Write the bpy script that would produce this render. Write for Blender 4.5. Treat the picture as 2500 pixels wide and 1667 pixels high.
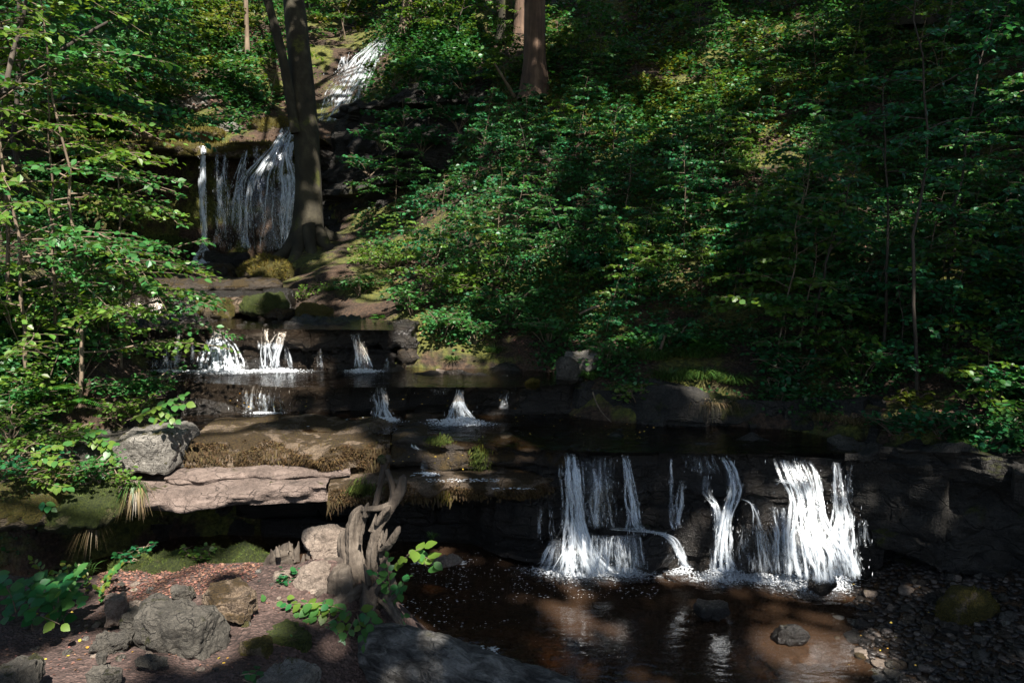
import bpy, math, random
import numpy as np
from mathutils import Vector, Matrix

for o in list(bpy.data.objects):
    bpy.data.objects.remove(o)
SC = bpy.context.scene
COL = SC.collection
rng = np.random.default_rng(11)
R = math.radians

# ------------------------------------------------------------------ camera, world, sun, exposure
CAM_Z, PITCH, FPX = 2.4, R(7.6), 1943.0
cam = bpy.data.cameras.new('camera')
cam.sensor_width = 36.0
cam.lens = 36.0 * FPX / 2500.0
cam.clip_start, cam.clip_end = 0.05, 500.0
co = bpy.data.objects.new('camera', cam)
COL.objects.link(co)
co.location = (0, 0, CAM_Z)
co.rotation_euler = (math.pi / 2 - PITCH, 0, 0)
SC.camera = co

SUN = np.array([0.20, -0.60, 0.80]); SUN /= np.linalg.norm(SUN)
w = bpy.data.worlds.new('World'); SC.world = w; w.use_nodes = True
wn = w.node_tree
sky = wn.nodes.new('ShaderNodeTexSky'); sky.sky_type = 'NISHITA'; sky.sun_disc = False
sky.sun_elevation = math.asin(SUN[2]); sky.sun_rotation = math.atan2(SUN[0], SUN[1])
bg = wn.nodes['Background']; bg.inputs['Strength'].default_value = 0.057
wn.links.new(sky.outputs[0], bg.inputs[0])
sl = bpy.data.lights.new('sun', 'SUN'); sl.energy = 5.0; sl.angle = R(0.53); sl.color = (1.0, 0.93, 0.84)
so = bpy.data.objects.new('sun', sl); COL.objects.link(so)
so.location = tuple(SUN * 40)
so.rotation_euler = Vector(SUN).to_track_quat('Z', 'Y').to_euler()
SC.view_settings.view_transform = 'Standard'; SC.view_settings.look = 'None'
SC.view_settings.gamma = 1.0; SC.view_settings.use_curve_mapping = False
SC.view_settings.exposure = 1.5
SC.cycles.use_denoising = True
SC.cycles.max_bounces = 7; SC.cycles.diffuse_bounces = 3; SC.cycles.glossy_bounces = 2
SC.cycles.transmission_bounces = 4; SC.cycles.transparent_max_bounces = 14
SC.cycles.sample_clamp_indirect = 4.0
SC.cycles.caustics_reflective = False; SC.cycles.caustics_refractive = False

# ------------------------------------------------------------------ pixels of the photograph -> points
cp, sp = math.cos(PITCH), math.sin(PITCH)
def rays(u, v):
    u = np.asarray(u, float); v = np.asarray(v, float)
    a = (u - 1250.0) / FPX; b = (833.5 - v) / FPX
    return np.stack([a, cp + b * sp, -sp + b * cp], -1)
def P(u, v, Y):
    d = rays(u, v); t = Y / d[..., 1]
    return d * np.asarray(t)[..., None] + np.array([0, 0, CAM_Z])
def G(u, v, z):
    d = rays(u, v); t = (z - CAM_Z) / d[..., 2]
    return d * np.asarray(t)[..., None] + np.array([0, 0, CAM_Z])

# ------------------------------------------------------------------ noise
def _hash(ix, iy, iz, s):
    h = (ix.astype(np.uint32) * np.uint32(374761393) + iy.astype(np.uint32) * np.uint32(668265263)
         + iz.astype(np.uint32) * np.uint32(2147483647 - 7) + np.uint32(s * 7919 + 13))
    h = (h ^ (h >> np.uint32(13))) * np.uint32(1274126177)
    h = h ^ (h >> np.uint32(16))
    h = (h * np.uint32(2246822519)) ^ (h >> np.uint32(11))
    return (h & np.uint32(0xffffff)).astype(float) / float(0xffffff) * 2 - 1
def vnoise(p, s=0):
    i = np.floor(p).astype(np.int64); f = p - i; f = f * f * (3 - 2 * f)
    x, y, z = i[..., 0], i[..., 1], i[..., 2]
    r = 0
    for dx in (0, 1):
        for dy in (0, 1):
            for dz in (0, 1):
                wgt = (f[..., 0] if dx else 1 - f[..., 0]) * (f[..., 1] if dy else 1 - f[..., 1]) * (f[..., 2] if dz else 1 - f[..., 2])
                r = r + wgt * _hash(x + dx, y + dy, z + dz, s)
    return r
def fbm(p, o=4, s=0, lac=2.13, g=0.5):
    r, a = 0, 1.0
    for k in range(o):
        r = r + a * vnoise(p * lac ** k + 17.3 * k, s + k); a *= g
    return r
def n2(x, y, sc, s=0, o=3):
    return fbm(np.stack([x * sc, y * sc, np.zeros_like(x)], -1), o, s)

# ------------------------------------------------------------------ objects
def mesh_np(name, V, F, mats, smooth=True, uv=None, attr=None, matidx=None):
    V = np.asarray(V, np.float32); me = bpy.data.meshes.new(name)
    Fs = F if isinstance(F, list) else [F]
    Fs = [np.asarray(f, np.int32) for f in Fs if len(f)]
    me.vertices.add(len(V)); me.vertices.foreach_set('co', V.ravel())
    nl = sum(f.size for f in Fs); nf = sum(len(f) for f in Fs)
    me.loops.add(nl); me.polygons.add(nf)
    me.loops.foreach_set('vertex_index', np.concatenate([f.ravel() for f in Fs]))
    tot = np.concatenate([np.full(len(f), f.shape[1], np.int32) for f in Fs])
    st = np.concatenate([[0], np.cumsum(tot)[:-1]]).astype(np.int32)
    me.polygons.foreach_set('loop_start', st)
    me.polygons.foreach_set('use_smooth', np.full(nf, smooth))
    for m in (mats if isinstance(mats, (list, tuple)) else [mats]): me.materials.append(m)
    if matidx is not None: me.polygons.foreach_set('material_index', np.asarray(matidx, np.int32))
    if uv is not None:
        l = me.uv_layers.new(name='UVMap'); vi = np.concatenate([f.ravel() for f in Fs])
        l.data.foreach_set('uv', np.asarray(uv, np.float32)[vi].ravel())
    if attr is not None:
        a = me.attributes.new('dens', 'FLOAT', 'POINT'); a.data.foreach_set('value', np.asarray(attr, np.float32))
    me.update(); me.validate()
    return me
def link(name, me, parent=None, loc=None):
    o = bpy.data.objects.new(name, me); COL.objects.link(o)
    if parent is not None: o.parent = parent
    if loc is not None: o.location = tuple(float(c) for c in loc)
    return o
def tag(o, label=None, cat=None, group=None, kind=None):
    if label: o['label'] = label
    if cat: o['category'] = cat
    if group: o['group'] = group
    if kind: o['kind'] = kind
    return o
def thing(name, label, cat, loc=(0, 0, 0), group=None):
    o = link(name, None, None, loc); o.empty_display_size = 0.1
    return tag(o, label, cat, group)
def part(name, V, F, m, parent, kind=None, smooth=True, **k):
    """V in world space; stored relative to the parent's base"""
    off = np.array(parent.location) if parent is not None else 0
    if parent is not None and parent.parent is not None: off = off + np.array(parent.parent.location)
    o = link(name, mesh_np(name, np.asarray(V) - off, F, m, smooth, **k), parent)
    if kind: o['kind'] = kind
    return o
def copy_tree(o, parent=None):
    c = o.copy(); COL.objects.link(c); c.parent = parent
    for ch in o.children: copy_tree(ch, c)
    return c

class Buf:
    def __init__(s): s.V, s.F, s.n = [], {}, 0
    def add(s, V, *Fs):
        for F in Fs:
            if len(F): s.F.setdefault(np.asarray(F).shape[1], []).append(np.asarray(F) + s.n)
        s.V.append(V); s.n += len(V)
    def get(s): return np.concatenate(s.V), [np.concatenate(f) for f in s.F.values()]

# ------------------------------------------------------------------ materials
class NT:
    def __init__(s, name):
        s.m = bpy.data.materials.new(name); s.m.use_nodes = True; s.t = s.m.node_tree
        s.b = s.t.nodes['Principled BSDF']; s.out = s.t.nodes['Material Output']
    def n(s, typ, ins=None, **props):
        nd = s.t.nodes.new('ShaderNode' + typ)
        for k, v in props.items(): setattr(nd, k, v)
        for k, v in (ins or {}).items(): s.set(nd.inputs[k], v)
        return nd
    def set(s, sock, v):
        if hasattr(v, 'is_linked'): s.t.links.new(v, sock)
        else: sock.default_value = v
    def ramp(s, fac, stops):
        r = s.n('ValToRGB', {0: fac}); e = r.color_ramp.elements
        while len(e) < len(stops): e.new(0.5)
        for i, (p, c) in enumerate(stops):
            e[i].position = p; e[i].color = (*c, 1) if len(c) == 3 else c
        return r.outputs[0]
    def noise(s, vec, scale, detail=4, rough=0.6, dist=0.0):
        return s.n('TexNoise', {'Vector': vec, 'Scale': scale, 'Detail': detail, 'Roughness': rough, 'Distortion': dist}).outputs[0]
    def mix(s, f, a, b, mode='MIX'):
        m = s.n('MixRGB', {0: f, 1: a, 2: b}, blend_type=mode); return m.outputs[0]
    def math(s, op, a, b=0.0, c=0.0):
        return s.n('Math', {0: a, 1: b, 2: c}, operation=op).outputs[0]
    def rng(s, v, a, b, c, d, smooth=True):
        m = s.n('MapRange', {0: v, 1: a, 2: b, 3: c, 4: d}); m.interpolation_type = 'SMOOTHSTEP' if smooth else 'LINEAR'
        return m.outputs[0]
    def bump(s, h, strength, dist=0.02, nrm=None):
        b = s.n('Bump', {'Height': h, 'Strength': strength, 'Distance': dist})
        if nrm is not None: s.set(b.inputs['Normal'], nrm)
        return b.outputs[0]
    def fin(s, **ins):
        for k, v in ins.items(): s.set(s.b.inputs[k.replace('_', ' ')], v)
        return s.m
def c4(c): return (*c, 1.0)

def rockmat(name, cols, rough=0.8, scale=3.0, moss=0.0, mosscol=((.035, .045, .008), (.10, .10, .015)), bump=0.6, topmoss=0.6, strata=True, spec=0.4, crack=0.75):
    t = NT(name); g = t.n('NewGeometry'); pos = g.outputs['Position']
    a = t.noise(pos, scale, 5, 0.62); b = t.noise(pos, scale * 7, 5, 0.7); f = t.noise(pos, scale * 40, 3, 0.6)
    k = t.math('ADD', t.math('MULTIPLY', a, 0.55), t.math('MULTIPLY', b, 0.45))
    n = len(cols)
    col = t.ramp(k, [(0.38 + 0.24 * i / (n - 1), c) for i, c in enumerate(cols)])
    st = t.n('VectorMath', {0: pos, 1: (1.2, 1.2, 26.0)}, operation='MULTIPLY').outputs[0]
    sn = t.noise(st, 1.0, 3, 0.6, 0.3)
    if strata: col = t.mix(t.rng(sn, 0.45, 0.62, 0.0, 0.45), col, c4([x * 0.45 for x in cols[0]]))
    col = t.mix(t.rng(f, 0.4, 0.62, 0.0, 0.35), col, c4([min(1, x * 1.5) for x in cols[-1]]))
    dv = t.n('VectorMath', {0: pos, 1: t.n('VectorMath', {0: t.n('TexNoise', {'Vector': pos, 'Scale': scale * 2.0, 'Detail': 3.0}).outputs['Color'], 1: (.35 / scale,) * 3}, operation='MULTIPLY').outputs[0]}, operation='ADD').outputs[0]
    vo = t.n('TexVoronoi', {'Vector': t.n('VectorMath', {0: dv, 1: (1, 1, 2.2)}, operation='MULTIPLY').outputs[0], 'Scale': scale * 1.7}, feature='DISTANCE_TO_EDGE').outputs['Distance']
    ck = t.math('MULTIPLY', t.rng(vo, 0.0, 0.035, 1.0, 0.0), t.rng(a, .42, .58, 0.1, 1.0))
    col = t.mix(t.math('MULTIPLY', ck, crack), col, c4([x * 0.25 for x in cols[0]]))
    h = t.math('ADD', t.math('MULTIPLY', t.math('SUBTRACT', b, t.math('MULTIPLY', ck, .6)), 0.7), t.math('ADD', t.math('MULTIPLY', f, 0.35), t.math('MULTIPLY', sn, 0.5 if strata else 0.0)))
    rgh = rough
    if moss > 0:
        nz = t.n('SeparateXYZ', {0: g.outputs['Normal']}).outputs[2]
        mn = t.noise(pos, scale * 1.6, 4, 0.6)
        mk = t.math('ADD', mn, t.math('MULTIPLY', nz, 0.16 * topmoss))
        thr = 0.78 - 0.42 * moss
        mf = t.rng(mk, thr, thr + 0.09, 0.0, 1.0)
        mc = t.ramp(t.noise(pos, scale * 22, 3, 0.7), [(0.35, mosscol[0]), (0.65, mosscol[1])])
        col = t.mix(mf, col, mc)
        h = t.math('ADD', h, t.math('MULTIPLY', t.math('MULTIPLY', t.noise(pos, scale * 60, 2, 0.7), mf), 1.2))
        rgh = t.rng(mf, 0, 1, rough, 0.95)
    t.set(t.b.inputs['Specular IOR Level'], spec)
    return t.fin(Base_Color=col, Roughness=rgh, Normal=t.bump(h, bump, 0.05))

M = {}
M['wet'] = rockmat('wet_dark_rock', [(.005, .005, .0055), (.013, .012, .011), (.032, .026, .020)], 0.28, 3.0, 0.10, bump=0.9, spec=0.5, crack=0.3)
M['damp'] = rockmat('damp_brown_rock', [(.010, .008, .007), (.028, .022, .016), (.060, .044, .028)], 0.55, 3.0, 0.55, ((.030, .022, .008), (.085, .055, .018)), 0.8)
M['dry'] = rockmat('dry_pink_limestone', [(.055, .040, .033), (.15, .112, .093), (.27, .21, .18)], 0.85, 5.0, 0.12, bump=0.8)
M['grey'] = rockmat('grey_limestone', [(.050, .047, .040), (.16, .148, .128), (.34, .32, .285)], 0.85, 6.0, 0.33, ((.05, .05, .012), (.14, .12, .03)), 0.9)
M['mossrock'] = rockmat('mossy_rock', [(.05, .04, .03), (.11, .085, .055), (.16, .125, .08)], 0.9, 4.0, 0.85, ((.045, .045, .008), (.15, .12, .02)), 0.9, strata=False)
M['greenmoss'] = rockmat('green_moss_rock', [(.04, .04, .02), (.08, .08, .03), (.12, .11, .05)], 0.95, 4.0, 0.98, ((.03, .05, .010), (.11, .14, .022)), 1.0, strata=False)
M['brownmoss'] = rockmat('brown_moss_ledge', [(.05, .034, .022), (.11, .078, .048), (.21, .16, .115)], 0.9, 3.2, 0.62, ((.032, .020, .007), (.105, .066, .022)), 0.9)
M['boulder'] = rockmat('grey_boulder', [(.022, .021, .018), (.070, .065, .054), (.16, .145, .12)], 0.9, 7.0, 0.30, ((.03, .033, .01), (.08, .08, .02)), 1.0, strata=False)
M['stone'] = rockmat('pale_stone', [(.07, .053, .042), (.16, .125, .10), (.29, .24, .195)], 0.85, 9.0, 0.05, bump=0.6, strata=False)
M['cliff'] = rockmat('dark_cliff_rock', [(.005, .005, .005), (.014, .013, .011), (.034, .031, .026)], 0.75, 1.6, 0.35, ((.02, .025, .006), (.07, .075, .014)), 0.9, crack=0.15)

def soilmat(name, cols, scale=6.0, moss=0.0):
    t = NT(name); pos = t.n('NewGeometry').outputs['Position']
    a = t.noise(pos, scale * 0.35, 4, 0.6); b = t.noise(pos, scale * 4, 4, 0.7); v = t.n('TexVoronoi', {'Vector': pos, 'Scale': scale * 7.0, 'Randomness': 1.0})
    col = t.ramp(t.math('ADD', t.math('MULTIPLY', a, 0.5), t.math('MULTIPLY', b, 0.5)), [(0.36, cols[0]), (0.5, cols[1]), (0.64, cols[2])])
    vc = t.n('SeparateXYZ', {0: v.outputs['Color']}).outputs[0]
    col = t.mix(t.rng(vc, 0.55, 0.95, 0.0, 0.55), col, c4(cols[2]))
    if moss: col = t.mix(t.rng(t.noise(pos, scale * 0.22, 4, 0.65), 0.62 - 0.2 * moss, 0.72 - 0.2 * moss, 0, 1), col, t.ramp(b, [(0.35, (.03, .04, .008)), (0.65, (.12, .12, .02))]))
    h = t.math('ADD', b, t.math('MULTIPLY', v.outputs['Distance'], 0.8))
    return t.fin(Base_Color=col, Roughness=0.95, Normal=t.bump(h, 0.8, 0.03))
M['soil'] = soilmat('woodland_soil', [(.010, .0065, .004), (.030, .018, .010), (.075, .044, .026)], 5.0, 0.75)
M['path'] = soilmat('trodden_earth', [(.026, .016, .013), (.066, .041, .034), (.145, .096, .082)], 9.0)
M['bed'] = soilmat('pool_bed', [(.010, .006, .003), (.036, .020, .009), (.095, .052, .022)], 6.0)

def barkmat(name, cols, sx=7.0, sz=1.2, bump=0.5, moss=0.0, wood=False):
    t = NT(name); tc = t.n('TexCoord').outputs['Object']; pos = t.n('NewGeometry').outputs['Position']
    v = t.n('VectorMath', {0: tc, 1: (sx, sx, sz)}, operation='MULTIPLY').outputs[0]
    a = t.noise(v, 1.0, 5, 0.65, 0.4); b = t.noise(pos, 3.0, 4, 0.6); f = t.noise(pos, 45, 3, 0.6)
    col = t.ramp(t.math('ADD', t.math('MULTIPLY', a, 0.55), t.math('MULTIPLY', b, 0.45)), [(0.34, cols[0]), (0.5, cols[1]), (0.66, cols[2])])
    if moss: col = t.mix(t.rng(t.noise(pos, 2.3, 4, 0.6), 0.66 - 0.2 * moss, 0.76 - 0.2 * moss, 0, 1), col, t.ramp(f, [(0.3, (.035, .045, .01)), (0.7, (.11, .11, .02))]))
    return t.fin(Base_Color=col, Roughness=0.9, Normal=t.bump(t.math('ADD', a, t.math('MULTIPLY', f, 0.3)), bump, 0.02))
M['beech'] = barkmat('beech_bark', [(.013, .012, .007), (.035, .030, .018), (.080, .070, .043)], 5.0, 3.0, 0.9, 0.45)
M['redbark'] = barkmat('rough_brown_bark', [(.035, .022, .016), (.10, .062, .042), (.20, .13, .085)], 14.0, 1.5, 0.8)
M['stem'] = barkmat('sapling_bark', [(.07, .05, .035), (.15, .11, .075), (.26, .20, .14)], 20.0, 3.0, 0.3)
M['darkstem'] = barkmat('dark_twig_bark', [(.02, .016, .012), (.05, .04, .03), (.10, .08, .06)], 20.0, 3.0, 0.3)
M['deadwood'] = barkmat('weathered_dead_wood', [(.030, .022, .017), (.085, .068, .052), (.18, .15, .12)], 22.0, 2.0, 0.9, 0.12)
M['log'] = rockmat('weathered_log_bark', [(.022, .021, .019), (.085, .080, .073), (.21, .20, .18)], 0.9, 9.0, 0.18, ((.03, .035, .008), (.08, .085, .02)), 1.0, strata=False, crack=.9)
t = NT('grey_fissured_log_bark'); uvn = t.n('UVMap').outputs[0]; ps = t.n('NewGeometry').outputs['Position']
la = t.noise(t.n('VectorMath', {0: uvn, 1: (26, 5, 1)}, operation='MULTIPLY').outputs[0], 1.0, 4, .65, .8); lb = t.noise(ps, 7, 4, .6); lc = t.noise(ps, 60, 3, .6)
lcol = t.ramp(t.math('ADD', t.math('MULTIPLY', la, .6), t.math('MULTIPLY', lb, .4)), [(.38, (.022, .020, .018)), (.5, (.10, .095, .086)), (.62, (.24, .23, .21))])
lcol = t.mix(t.rng(t.noise(ps, 3.5, 4, .6), .58, .68, 0, .8), lcol, (.07, .065, .02, 1))
M['log'] = t.fin(Base_Color=lcol, Roughness=.9, Normal=t.bump(t.math('ADD', la, t.math('MULTIPLY', lc, .35)), 1.0, .05))
M['oldbark'] = barkmat('grey_log_bark', [(.020, .018, .017), (.060, .055, .050), (.14, .13, .115)], 9.0, 5.0, 1.0, 0.22)

def leafmat(name, c, tr=0.35, hue=0.025, val=0.45, rough=0.42, tcol=None):
    t = NT(name); ri = t.n('NewGeometry').outputs['Random Per Island']
    n = t.n('TexWhiteNoise', {'W': ri}, noise_dimensions='1D').outputs['Value']
    hs = lambda col: t.n('HueSaturation', {'Hue': t.rng(n, 0, 1, 0.5 - hue, 0.5 + hue, False), 'Saturation': 1.0, 'Value': t.rng(ri, 0, 1, 1 - val, 1 + val, False), 'Color': c4(col)}).outputs[0]
    col = hs(c)
    t.fin(Base_Color=col, Roughness=rough); t.set(t.b.inputs['Specular IOR Level'], 0.5)
    tl = t.n('BsdfTranslucent', {'Color': hs(tcol or (c[0] * 1.5 + .01, c[1] * 1.35, c[2] * 0.7))})
    mx = t.n('MixShader', {0: tr, 1: t.b.outputs[0], 2: tl.outputs[0]})
    t.t.links.new(mx.outputs[0], t.out.inputs[0]); return t.m
M['leaf'] = leafmat('mid_green_leaf', (.040, .150, .034))
M['leafcool'] = leafmat('cool_green_leaf', (.024, .140, .048))
M['leafwarm'] = leafmat('warm_green_leaf', (.095, .190, .028), tr=0.42)
M['leafyellow'] = leafmat('yellow_green_leaf', (.12, .16, .022))
M['leafcover'] = leafmat('ground_cover_leaf', (.028, .120, .028), hue=0.03)
M['fern'] = leafmat('fern_frond_green', (.045, .15, .022), tr=0.4)
M['grass'] = leafmat('grass_blade_green', (.06, .125, .028), tr=0.4, hue=0.03)
M['drygrass'] = leafmat('dry_root_strands', (.16, .12, .06), tr=0.2, hue=0.02)
M['brownfringe'] = leafmat('hanging_brown_moss', (.075, .050, .020), tr=0.1, hue=0.02, rough=0.9)
M['litter'] = leafmat('fallen_brown_leaves', (.18, .088, .062), tr=0.1, hue=0.02, val=0.6, rough=0.7, tcol=(.15, .07, .03))
M['yellowlitter'] = leafmat('fallen_yellow_leaves', (.45, .30, .04), tr=0.1, hue=0.03, val=0.4, rough=0.6, tcol=(.3, .2, .03))
M['canopy'] = leafmat('canopy_leaf', (.035, .10, .025), tr=0.30)

def watermat(name, tint, wave=18.0, strength=0.25, mk=0.0, murk=(.05, .033, .022)):
    t = NT(name); pos = t.n('NewGeometry').outputs['Position']
    v = t.n('VectorMath', {0: pos, 1: (0.6, 1.3, 1.0)}, operation='MULTIPLY').outputs[0]
    h = t.math('ADD', t.noise(v, wave, 3, 0.55, 0.5), t.math('MULTIPLY', t.noise(v, wave * 0.25, 2, 0.5), 1.5))
    nr = t.bump(h, strength, 0.02)
    fr = t.n('Fresnel', {'IOR': 1.33, 'Normal': nr}).outputs[0]
    tr = t.n('BsdfTransparent', {'Color': c4(tint)}); gl = t.n('BsdfGlossy', {'Color': (1, 1, 1, 1), 'Roughness': 0.04, 'Normal': nr})
    df = t.n('BsdfDiffuse', {'Color': c4(murk)}); m0 = t.n('MixShader', {0: mk, 1: tr.outputs[0], 2: df.outputs[0]})
    mx = t.n('MixShader', {0: t.math('MINIMUM', t.math('MULTIPLY', fr, 1.2), 0.9), 1: m0.outputs[0], 2: gl.outputs[0]})
    t.t.links.new(mx.outputs[0], t.out.inputs[0]); return t.m
M['pool'] = watermat('peaty_pool_water', (.58, .45, .33), 14.0, 0.2, .50, (.070, .042, .026))
M['shallow'] = watermat('shallow_stream_water', (.60, .50, .40), 22.0, 0.35)

def fallmat(name, fu, fv, soft, col=(.76, .84, .91)):
    t = NT(name); uv = t.n('UVMap').outputs[0]
    at = t.n('Attribute', attribute_name='dens').outputs['Fac']
    v1 = t.n('VectorMath', {0: uv, 1: (fu, fv, 1.0)}, operation='MULTIPLY').outputs[0]
    v2 = t.n('VectorMath', {0: uv, 1: (fu * 3.2, fv * 2.6, 1.0)}, operation='MULTIPLY').outputs[0]
    v3 = t.n('VectorMath', {0: uv, 1: (fu * .32, fv * 1.7, 1.0)}, operation='MULTIPLY').outputs[0]
    n = t.math('ADD', t.math('MULTIPLY', t.noise(v1, 1.0, 2, 0.5, 0.8), 0.42), t.math('ADD', t.math('MULTIPLY', t.noise(v2, 1.0, 2, 0.5, 0.6), 0.28), t.math('MULTIPLY', t.noise(v3, 1.0, 3, 0.6, 0.8), 0.30)))
    thr = t.rng(at, 0.0, 1.0, 0.64, 0.425, False)
    al = t.n('MapRange', {0: n, 1: t.math('SUBTRACT', thr, soft), 2: t.math('ADD', thr, soft), 3: 0.0, 4: 1.0}); al.interpolation_type = 'SMOOTHSTEP'
    alpha = t.math('MULTIPLY', al.outputs[0], t.rng(at, 0.02, 0.95, 0.35, 0.88))
    t.fin(Base_Color=c4(col), Roughness=0.25); t.set(t.b.inputs['Specular IOR Level'], 0.5)
    t.set(t.b.inputs['Normal'], t.bump(n, 0.7, 0.02))
    tl = t.n('BsdfTranslucent', {'Color': c4(col)})
    m1 = t.n('MixShader', {0: 0.3, 1: t.b.outputs[0], 2: tl.outputs[0]})
    tr0 = t.n('BsdfTransparent'); gl = t.n('BsdfGlossy', {'Color': (.9, .95, 1, 1), 'Roughness': 0.12, 'Normal': t.b.inputs['Normal'].links[0].from_socket})
    tr = t.n('MixShader', {0: t.rng(at, 0.05, 0.5, 0.0, 0.07), 1: tr0.outputs[0], 2: gl.outputs[0]})
    mx = t.n('MixShader', {0: alpha, 1: tr.outputs[0], 2: m1.outputs[0]})
    t.t.links.new(mx.outputs[0], t.out.inputs[0]); return t.m
M['fall'] = fallmat('falling_water', 70.0, 7.0, 0.065)
M['strand'] = fallmat('water_strand', 60.0, 9.0, 0.16, (.82, .89, .95))
M['strandfar'] = fallmat('water_strand_far', 25.0, 4.0, 0.16, (.82, .89, .95))
M['foamfilm'] = fallmat('spreading_foam', 22.0, 22.0, 0.10, (.72, .76, .80))
M['fallfar'] = fallmat('falling_water_far', 12.0, 1.5, 0.05)
t = NT('white_water_foam'); M['foam'] = t.fin(Base_Color=(.72, .76, .80, 1), Roughness=0.45)
t = NT('thin_water_film')
tr = t.n('BsdfTransparent', {'Color': (.9, .92, .95, 1)}); t.fin(Base_Color=(.8, .87, .93, 1), Roughness=0.1)
mx = t.n('MixShader', {0: 0.65, 1: tr.outputs[0], 2: t.b.outputs[0]}); t.t.links.new(mx.outputs[0], t.out.inputs[0]); M['film'] = t.m

# ------------------------------------------------------------------ terrain heights
CT = []   # control points of the hillside
def ct(*rows):
    for u, v, Y in rows: CT.append(P(u, v, Y))
ct((2480, 1175, 4.9), (2250, 1095, 5.35), (2050, 1050, 5.8), (1800, 1010, 6.3), (1560, 1000, 6.4), (1420, 950, 6.75), (1250, 900, 7.35),
   (1090, 870, 7.55), (1010, 815, 7.8), (960, 765, 8.3), (850, 735, 8.9), (770, 690, 9.8), (730, 640, 11.0), (750, 590, 12.2), (820, 560, 12.9))
ct((1250, 770, 8.1), (1250, 574, 9.7), (1250, 400, 11.3), (1250, 200, 13.7), (1250, 0, 17))
ct((1700, 850, 7.1), (1700, 700, 8.0), (1700, 574, 8.9), (1700, 400, 10.2), (1700, 200, 12.1), (1700, 0, 14.8), (1700, -150, 18))
ct((2100, 950, 6.3), (2100, 800, 6.9), (2100, 650, 7.7), (2100, 500, 8.6), (2100, 300, 10), (2100, 100, 11.9), (2100, -100, 14.5))
ct((2480, 1050, 5.3), (2480, 900, 5.8), (2480, 700, 6.6), (2480, 500, 7.6), (2480, 300, 8.8), (2480, 100, 10.4), (2480, -100, 12.7))
ct((2900, 900, 5.2), (2900, 500, 6.6), (2900, 100, 9.0), (2900, -200, 12))
ct((1000, 700, 9.5), (1000, 610, 10.9), (1000, 530, 12.2), (1000, 470, 13.2), (1010, 380, 14.3), (1010, 230, 15.2), (1000, 60, 18), (1000, -90, 21))
ct((860, 540, 13.2), (850, 480, 14.0))
ct((790, 315, 16), (850, 225, 17.2), (915, 120, 18.6), (955, 60, 21), (960, -60, 25), (960, 250, 15.4))
ct((430, 340, 14.45), (560, 340, 14.5), (690, 325, 14.6), (430, 305, 15.6), (560, 295, 15.8), (690, 295, 15.9), (430, 235, 16.3), (620, 225, 16.4),
   (430, 100, 18.5), (620, 100, 18.5), (430, -20, 20.8), (620, -20, 21), (600, -180, 25), (250, -20, 20), (770, 20, 21))
ct((250, 420, 13.2), (110, 490, 10.5), (20, 550, 8.5), (250, 290, 14.6), (250, 140, 17), (50, 340, 11.5), (50, 200, 13.5), (50, 0, 16.5), (-300, 200, 11), (-300, 500, 8), (-300, 0, 15))
ct((60, 1010, 5.55), (60, 860, 6.05), (60, 700, 6.8), (200, 800, 7.0), (210, 650, 8.6), (230, 940, 6.1), (290, 1010, 6.0), (-300, 900, 5.2), (-300, 700, 6.2))
for x, y, z in ((-1.6, 6.2, .40), (0, 6.2, .40), (1.2, 6.0, .36), (2.1, 5.75, .45), (-2.8, 6.55, .6), (-2, 7.0, .65), (-1, 7, .65), (0.1, 6.9, .65), (-3.1, 7.8, 1.0), (-2, 7.9, 1.0),
                (-1.3, 7.8, 1.05), (-3.6, 8.7, 1.2), (-2.6, 8.9, 1.3), (-4, 10, 1.35), (-5, 12, 1.4), (-4.6, 13.3, 1.5), (-5.8, 13.2, 1.5), (-3.9, 12.8, 1.6), (-5, 10.5, 1.4),
                (-3, 5.0, -.4), (-1.5, 5.0, -.4), (0, 5, -.3), (1.5, 4.9, -.3), (2.6, 4.6, .0), (-4, 4.8, .1), (-3.3, 5.9, .3), (3.6, 4.2, .3)):
    CT.append(np.array([x, y, z], float))
CT = np.array(CT)
def rbf_fit(C):
    n = len(C); D = np.linalg.norm(C[:, None, :2] - C[None, :, :2], axis=-1)
    A = np.zeros((n + 3, n + 3)); A[:n, :n] = -D + np.eye(n) * 0.02; A[:n, n] = 1; A[:n, n + 1:] = C[:, :2]; A[n:, :n] = A[:n, n:].T
    return np.linalg.solve(A, np.concatenate([C[:, 2], np.zeros(3)]))
def rbf_eval(C, s, x, y):
    n = len(C); out = s[n] + s[n + 1] * x + s[n + 2] * y
    for i in range(n): out = out - s[i] * np.hypot(x - C[i, 0], y - C[i, 1])
    return out
CS = rbf_fit(CT)
GX = np.arange(-18, 18.01, 0.1); GY = np.arange(4.2, 32, 0.1)
gx, gy = np.meshgrid(GX, GY, indexing='ij')
GZ = rbf_eval(CT, CS, gx, gy) + 0.10 * n2(gx, gy, 0.9, 3) * np.clip((gy - 5) / 5, 0.25, 1.6) + 0.035 * n2(gx, gy, 4.0, 8)
_wy = np.interp(gx, [2.3, 2.6, 3.1, 3.6, 4.6], [5.35, 5.2, 4.85, 4.45, 3.9])
GZ = np.where((gx > 2.25) & (gy < _wy + .35), -.4, GZ)
_cy = np.interp(gx, [-6, -3.3, -2.8, 0, 1.5, 2.6], [5.45, 5.5, 6.15, 6.45, 6.15, 5.7])
GZ = np.where((gx < 2.6) & (gy < _cy), np.minimum(GZ, -.45), GZ)
_by = np.interp(gx, [-8.5, -7.2, -6, -3.4, -2.9], [13.7, 14.2, 14.3, 14.25, 13.6])
_bf = np.interp(gx, [-8.5, -6.6, -5, -3.9, -3.3, -2.9], [13.6, 12.0, 10.2, 11.3, 12.6, 13.4])
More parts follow.
